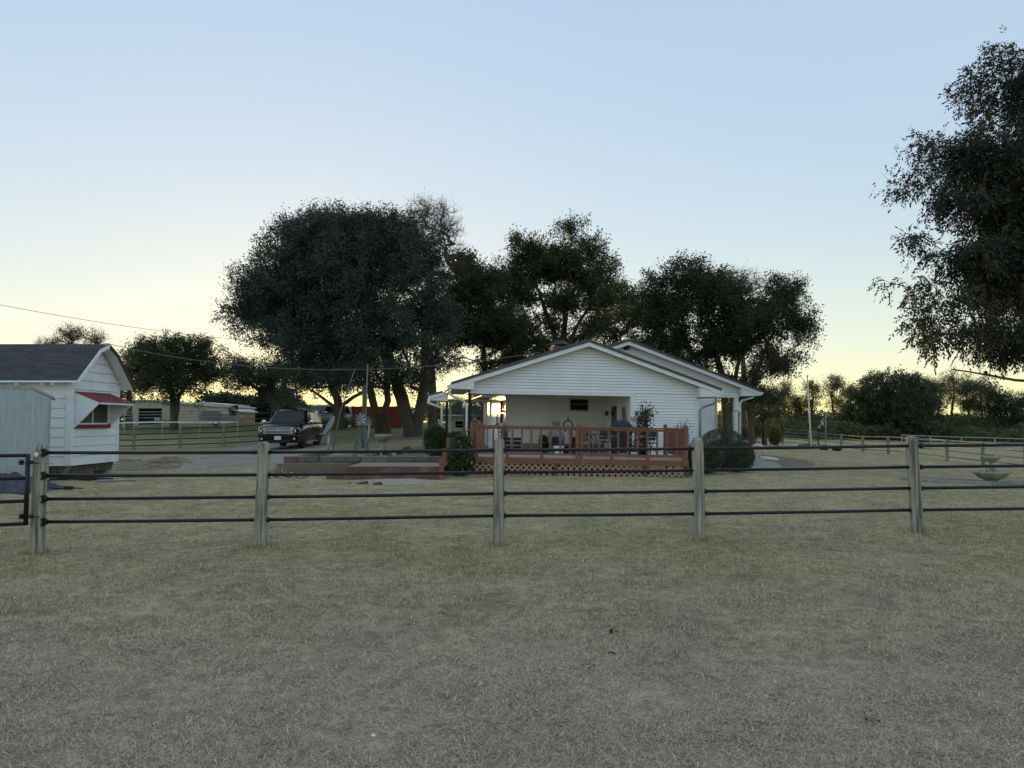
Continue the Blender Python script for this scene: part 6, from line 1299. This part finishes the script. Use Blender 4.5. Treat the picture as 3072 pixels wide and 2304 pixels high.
# chiminea
CH = on_deck('chiminea', 'tall grey clay chiminea with a flared chimney on the deck by the back wall', 'chiminea', 2.42, 3.2, R(-10))
CH_ = MB(); CH_.lathe([(.10, .28), (.20, .30), (.285, .40), (.31, .52), (.29, .66), (.21, .80), (.135, .90), (.115, 1.0), (.135, 1.12), (.165, 1.18), (.15, 1.19), (.10, 1.1), (.09, 1.0)], 26); CH_.obj('pot', M['clay'], CH, smooth=True)
mb = MB(); mb.prism([(-.12, .38), (.12, .38), (.13, .52), (.08, .62), (-.08, .62), (-.13, .52)], (0, -.318, 0), X, Z, (0, 1, 0), .05); mb.obj('fire_mouth', M['dark'], CH)
mb = MB()
for k in range(3):
    t = k * 2.09 + .5; mb.tube([(.24 * math.cos(t), .24 * math.sin(t), 0), (.2 * math.cos(t), .2 * math.sin(t), .30)], .016, 6)
mb.tube([(.22 * math.cos(t), .22 * math.sin(t), .3) for t in np.linspace(0, 6.283, 20)], .014, 6); mb.obj('stand', M['matblack'], CH)
MB().lathe([(.15, 1.19), (.13, 1.21), (.02, 1.22)], 18).obj('lid', M['clay'], CH)
for c_ in COL.objects:
    if c_.parent == CH: c_.scale = (.92, .92, .88)
# horseshoe shaped iron stand
HS = on_deck('loop_hook_stand', 'black iron hanging loop with a spike on top behind the deck railing', 'plant stand', 2.83, 3.3)
pts = [(-.02 + .15 * math.sin(t) * (1 if abs(t) < 2.2 else .8), 0, .88 + .20 * math.cos(t)) for t in np.linspace(-2.5, 2.5, 26)]
MB().tube(pts, .022, 6).obj('loop', M['matblack'], HS, smooth=True); MB().tube([(-.02, 0, 1.05), (-.02, 0, 1.17), (-.02, 0, 1.24)], [.03, .02, .006], 8).obj('spike', M['matblack'], HS)
MB().tube([(.10, 0, .72), (.10, 0, .3), (.08, 0, 0)], .018, 6).obj('pole', M['matblack'], HS)
mb = MB(); mb.lathe([(.16, 0), (.15, .02), (.03, .04)], 10); mb.obj('foot', M['matblack'], HS)
# grill under a black cover
GR = on_deck('covered_grill', 'barbecue grill under a black fabric cover at the right of the porch', 'grill', 4.52, 3.0, R(6))
def gring(s_):
    z, hx, hy = s_; c = .5
    return [(hx * .68 * a, hy * b, z) for a, b in ((-1, -.7), (-.85, -1), (.85, -1), (1, -.7), (1, .7), (.85, 1), (-.85, 1), (-1, .7))]
loft([(.06, .34, .26), (.35, .36, .28), (.62, .40, .30), (.78, .52, .31), (.86, .50, .31), (.98, .40, .29), (1.08, .28, .22), (1.11, .22, .16)], gring).obj('cover', M['grillcover'], GR, smooth=False, bevel=.02)
for x in (-.2, .2):
    MB().lathe([(.02, -.03), (.07, -.03), (.07, .03), (.02, .03)], 10, (0, 0, 0)).obj('wheel', M['rubber'], GR).matrix_local = Matrix.Translation((x, -.2, .07)) @ Matrix.Rotation(R(90), 4, 'Y')
mb = MB(); mb.prism([(-.03, 0), (.03, 0), (.012, -.09)], (.24, -.315, .86), X, Z, Yv, .005); mb.obj('cover_label', M['white'], GR)
# patio table and folding chairs
TB_ = on_deck('patio_table', 'round black patio table with a thin top on the deck', 'table', 3.72, 1.55)
MB().lathe([(.42, .66), (.43, .675), (.42, .69), (.01, .69)], 28).obj('table_top', M['glass'], TB_)
mb = MB()
for k in range(4):
    t = k * math.pi / 2 + .4; mb.tube([(.36 * math.cos(t), .36 * math.sin(t), 0), (.12 * math.cos(t), .12 * math.sin(t), .35), (.33 * math.cos(t), .33 * math.sin(t), .66)], .012, 6)
mb.obj('leg', M['matblack'], TB_)
def folding_chair(label, x, y, rz, seatmat, backs):
    T = on_deck('folding_chair', label, 'chair', x, y, rz, 'folding chairs on the deck')
    for s_ in (-1, 1):
        MB().tube([(s_ * .22, -.26, .0), (s_ * .22, .02, .42), (s_ * .21, .20, .82)], .011, 6).obj('frame', M['matblack'], T); MB().tube([(s_ * .24, .26, 0), (s_ * .24, -.16, .43)], .011, 6).obj('leg', M['matblack'], T)
        MB().beam((s_ * .25, -.2, .60), (s_ * .25, .18, .62), .035, .018).obj('armrest', M['steel'], T)
    MB().tube([(-.22, -.26, .03), (.22, -.26, .03)], .010, 6).obj('stretcher', M['matblack'], T); MB().tube([(-.24, .26, .03), (.24, .26, .03)], .010, 6).obj('stretcher', M['matblack'], T)
    MB().box((0, -.02, .43), (.44, .40, .025)).obj('seat', seatmat, T)
    if backs:
        for k in range(7): MB().box((0, .05 + .02 * k + .02, .48 + .055 * k), (.42, .018, .042), Matrix.Rotation(R(-24), 3, 'X')).obj('slat', seatmat, T)
    else: MB().box((0, .12, .66), (.42, .02, .30), Matrix.Rotation(R(-24), 3, 'X')).obj('backrest', seatmat, T)
    return T
folding_chair('brown slatted folding chair seen from behind, left of the patio table', 3.24, 1.7, R(176), M['wicker'], True)
folding_chair('black framed folding chair with bright armrest between table and grill', 4.0, 2.3, R(40), M['matblack'], False)
folding_chair('reddish folding chair turned sideways at the right of the table', 4.78, 1.5, R(-95), M['timber'], False)
folding_chair('dark folding chair farthest right, in front of the potted nandina', 5.22, 1.7, R(-70), M['matblack'], False)
# pots
def pot(label, x, y, r, h, mt, round_=True):
    T = on_deck('flower_pot', label, 'pot', x, y); MB().lathe([(r * .7, 0), (r, h), (r * 1.08, h), (r * 1.08, h * .92), (r * .9, h * .92), (r * .6, h * .85)], 16 if round_ else 4).obj('pot', mt, T, smooth=round_); return T
pot('black round pot of dead stems left of the chiminea', 2.02, 3.3, .17, .32, M['matblack']); pot('wide black basket pot right of the chiminea', 2.78, 3.0, .2, .26, M['matblack']); pot('tall dark pot by the brown chair', 3.02, 3.2, .11, .55, M['timber'])
pot('small white box pot beneath the chiminea', 2.5, 2.6, .17, .26, M['white'], False); pot('dark pot of the nandina at the right corner', 5.2, 3.05, .18, .3, M['matblack'])
pot('small terracotta pot near the middle of the railing', 2.92, 2.7, .08, .2, M['brickred'])
# square dark planters by the left end
for i, (x, y, lab) in enumerate(((.72, 4.3, 'left one of two square black lattice planters near the sunlit wall'), (1.08, 4.3, 'right one of two square black lattice planters near the sunlit wall'))):
    T = thing('planter_box', lab, 'planter', tuple(Dp(x, y, .45))); mb = MB(); mb.bb((-.16, -.16, 0), (.16, .16, .62)); mb.obj('box', M['matblack'], T)
    mb = MB()
    for k in range(4): mb.bb((-.165, -.168, .05 + .15 * k), (.165, -.162, .08 + .15 * k))
    mb.obj('band', M['steel'], T)
# lantern on the left corner post
LN = thing('lantern', 'small dark carriage lantern standing on the left corner post of the deck railing', 'lantern', tuple(Dp(.06, 0.02, DZ + .98)))
MB().lathe([(.06, 0), (.065, .02), (.02, .03)], 8).obj('base', M['matblack'], LN); MB().lathe([(.045, .03), (.06, .13), (.045, .14)], 6).obj('glass', M['clay'], LN); MB().lathe([(.075, .14), (.05, .18), (.015, .21), (.02, .235), (.004, .25)], 8).obj('cap', M['matblack'], LN)
# iron hand rail and trellis by the sunlit wall, post with white cap
IR = thing('iron_handrail', 'thin black iron hand rail sloping up to the sunlit wall', 'hand rail', tuple(Hp(.9, 4.4, .3)))
MB().tube([Hp(.55, 4.6, 1.15), Hp(.9, 4.6, 1.3), Hp(1.62, 4.6, 1.55)], .02, 6).obj('rail', M['matblack'], IR, world=True)
for x, z in ((.6, 1.17), (1.1, 1.37), (1.55, 1.52)): MB().tube([Hp(x, 4.6, .2), Hp(x, 4.6, z)], .014, 6).obj('baluster', M['matblack'], IR, world=True)
a = G(1396, 30); PC = thing('yard_post', 'dark round post with a white cap standing behind the corner downspout', 'post', tuple(a)); MB().tube([a - Z * .1, P(1394, 1224, 30)], .075, 10).obj('post', M['barkgrey'], PC, smooth=True, world=True); q = P(1394, 1222, 30); MB().tube([q - Z * .02, q + Z * .08], .085, 10).obj('cap', M['white'], PC, world=True)
a = P(1462, 1270, 40); TLz = gz(a.x, 40); TLs = thing('wire_trellis', 'wire panel trellis leaning beyond the end of the sunlit wall', 'trellis', (a.x, 40, TLz)); mb = MB()
for k in range(7): mb.tube([(-.55 + k * .18, 0, 0), (-.55 + k * .18, 0, 1.0 + .09 * k)], .012, 4)
for k in range(6): mb.tube([(-.55, 0, .1 + .2 * k), (.55, 0, .1 + .24 * k)], .012, 4)
mb.obj('wire', M['cable'], TLs)
# wall hose / conduit on the porch back wall
CD = thing('wall_conduit', 'thin grey conduit pipe on the porch side wall above the covered grill', 'conduit', tuple(Hp(PX - .03, .5, 1.0))); MB().tube([Hp(PX - .035, .45, .4), Hp(PX - .035, .45, 2.1)], .018, 6).obj('pipe', M['steel'], CD, world=True)
CV = thing('wall_panel', 'pale grey utility panel fixed to the porch side wall right of the dark door', 'panel', tuple(Hp(PX - .03, .75, 1.2))); MB().bb((-.02, -.2, -.1), (.01, .22, 1.0)).obj('panel', M['dish'], CV)
# nandina behind the railing, shrubs and hedges
p = Dp(5.25, 3.1)
shrub('nandina', 'airy nandina growing in a pot behind the right end of the railing', (p.x, p.y, p.z), [(p.x, p.y, p.z + .75, .38, .32, .65), (p.x + .05, p.y, p.z + 1.35, .34, .3, .35), (p.x - .1, p.y, p.z + 1.1, .36, .3, .3)], 1500, .085, .028, M['lf_green'], 31, 'plant', stems=20, shell=.7)
a = G(1383, 20.6); m_ = MPP(20.6)
shrub('flowering_shrub', 'rounded dark green shrub with small white flowers left of the lattice', tuple(a), [(a.x, 20.6, a.z + .48, .36, .32, .50), (a.x + .02, 20.7, a.z + .85, .30, .28, .28)], 7500, .065, .034, M['lf_shrub'], 32, flowers=150)
a = G(1310, 26); shrub('boxwood_shrub', 'taller boxy evergreen shrub between the tree trunk and the stair rail', (a.x, 26, a.z), [(a.x, 26, a.z + .55, .44, .42, .55), (a.x - .06, 26, a.z + .82, .38, .36, .32)], 7000, .06, .032, M['lf_shrub'], 33)
a = G(1375, 30); shrub('low_shrub', 'low green shrub behind the stair hand rail', (a.x, 30, a.z), [(a.x, 30, a.z + .4, .6, .4, .38)], 3500, .07, .035, M['lf_shrub'], 34)
hed = [((2108, 22.4), [(0, .46, .58, .52, .50), (.2, .52, .42, .45, .38)], 'front left clipped evergreen mound beside the deck', 35), ((2205, 23.0), [(0.06, .50, .54, .5, .52), (.14, .56, .44, .4, .42)], 'front right clipped evergreen mound next to the concrete path', 36), ((2165, 24.6), [(0, .95, .76, .45, .42), (0, .5, .7, .4, .5)], 'flat topped evergreen mound behind the two front ones', 37), ((2222, 27.5), [(0, .45, .45, .4, .42)], 'small evergreen mound at the back by the porch post', 38)]
for (px, Y), lob, lab, sd in hed:
    a = G(px, Y); shrub('hedge_mound', lab, tuple(a), [(a.x + l[0], Y, a.z + l[1] * .95, l[2] * .92, l[3], l[4] * .95) for l in lob], 15000, .042, .018, M['lf_hedge'], sd, group='clipped evergreen mounds at the house corner', shell=.13, jit=.012)
a = G(2078, 21.3); shrub('corner_shrub', 'loose leafy shrub squeezed between the deck corner and the hedge', tuple(a), [(a.x, 21.3, a.z + .45, .20, .2, .45)], 1600, .07, .03, M['lf_shrub'], 39)
a = G(2005, 23.5); shrub('thin_shrub', 'thin pale twiggy shrub above the dense right end of the railing', (a.x + .75, 24.6, a.z), [(a.x + .75, 24.6, a.z + 1.3, .35, .2, .3)], 260, .06, .02, M['lf_yellow'], 40, stems=18, shell=.7)
a = G(2322, 58); shrub('yellow_bush', 'bright yellow-green bush beyond the porch beside the woods', tuple(a), [(a.x, 58, a.z + .75, .55, .5, .8)], 2600, .10, .06, M['lf_yellow'], 41)
p = Dp(.75, 4.2, .45); shrub('column_plant', 'slim yellowish column plant behind the left end of the railing', (p.x - .1, p.y, p.z), [(p.x - .1, p.y, p.z + .6, .13, .12, .5)], 900, .06, .025, M['lf_yellow'], 42)
p = Dp(2.02, 3.3, DZ + .3); shrub('dead_plant', 'dark leafy plant spilling from the black pot by the chiminea', tuple(p), [(p.x, p.y, p.z + .1, .16, .14, .16)], 500, .06, .03, M['lf_dark'], 43)
# litter on the near lawn
rl = random.Random(9)
for i, (px, py, lab) in enumerate(((1763, 2008 - 12, 'brown curled dead leaf clump on the near lawn, left of the black twig'), (1828, 1953, 'black broken twig on the near lawn below the fence'), (1832, 1890, 'dark green weed sprig on the near lawn below the middle of the fence'), (1130, 2188, 'small white stone on the near lawn at the lower middle'), (2596, 2150, 'small brown leaf on the near lawn at the lower right'))):
    y = EYE * F / (py - HZ); g_ = G(px, y)
    for _ in range(3): y = (EYE - g_.z) * F / (py - HZ); g_ = G(px, y)
    if i == 3: o = MB().ell((0, 0, .006), (.014, .012, .010), 8, 6, .15, 1).obj('white_stone', M['white'], None, smooth=True)
    elif i == 1: o = MB().tube([(-.025, 0, .015), (0, .004, .02), (.02, 0, .015), (.03, .006, .01)], [.004, .006, .005, .002], 6).obj('broken_twig', M['matblack'], None)
    elif i == 2: rgx = np.random.default_rng(2); dd = rgx.normal(size=(24, 3)); dd[:, 2] = np.abs(dd[:, 2]); dd /= np.linalg.norm(dd, axis=1)[:, None]; o = inst('weed_sprig', leafmesh('weed_sprig', rgx.normal(0, .012, (24, 3)) + np.array((0, 0, .015)), dd, np.full(24, .03), np.full(24, .012), M['lf_dark'], rgx), None)
    else: rgx = np.random.default_rng(i); dd = rgx.normal(size=(14, 3)); dd[:, 2] *= .4; dd /= np.linalg.norm(dd, axis=1)[:, None]; M['deadleaf'] = M.get('deadleaf') or leafmat('dead_leaf', ((.12, .055, .02), (.18, .09, .035), (.22, .13, .06)), .2); o = inst('dead_leaf', leafmesh('dead_leaf', rgx.normal(0, .015, (14, 3)) + np.array((0, 0, .02)), dd, np.full(14, .028 if i == 0 else .018), np.full(14, .014), M['deadleaf'], rgx), None)
    o.location = g_; tag(o, lab, ('leaf', 'twig', 'weed', 'stone', 'leaf')[i])

# longer grass left standing round the foot of each near post
rgp = np.random.default_rng(21); pp_ = []
for (b_, t_, y_, r_) in posts:
    B_ = P(*b_, y_); n_ = 260; an = rgp.uniform(0, 6.283, n_); rr2 = r_ * 1.02 + np.abs(rgp.normal(0, .07, n_)); x_ = B_.x + rr2 * np.cos(an); yv = B_.y + rr2 * np.sin(an); pp_.append(np.stack([x_, yv, gz(x_, yv) - .01], 1))
pp_ = np.concatenate(pp_); dd_ = rgp.normal(size=pp_.shape) * .5; dd_[:, 2] = 1; dd_ /= np.linalg.norm(dd_, axis=1)[:, None]
tag(inst('post_foot_grass', leafmesh('post_foot_grass', pp_, dd_, rgp.uniform(.04, .13, len(pp_)), np.full(len(pp_), .006), M['straw2'], rgp, tri=True)), kind='stuff')
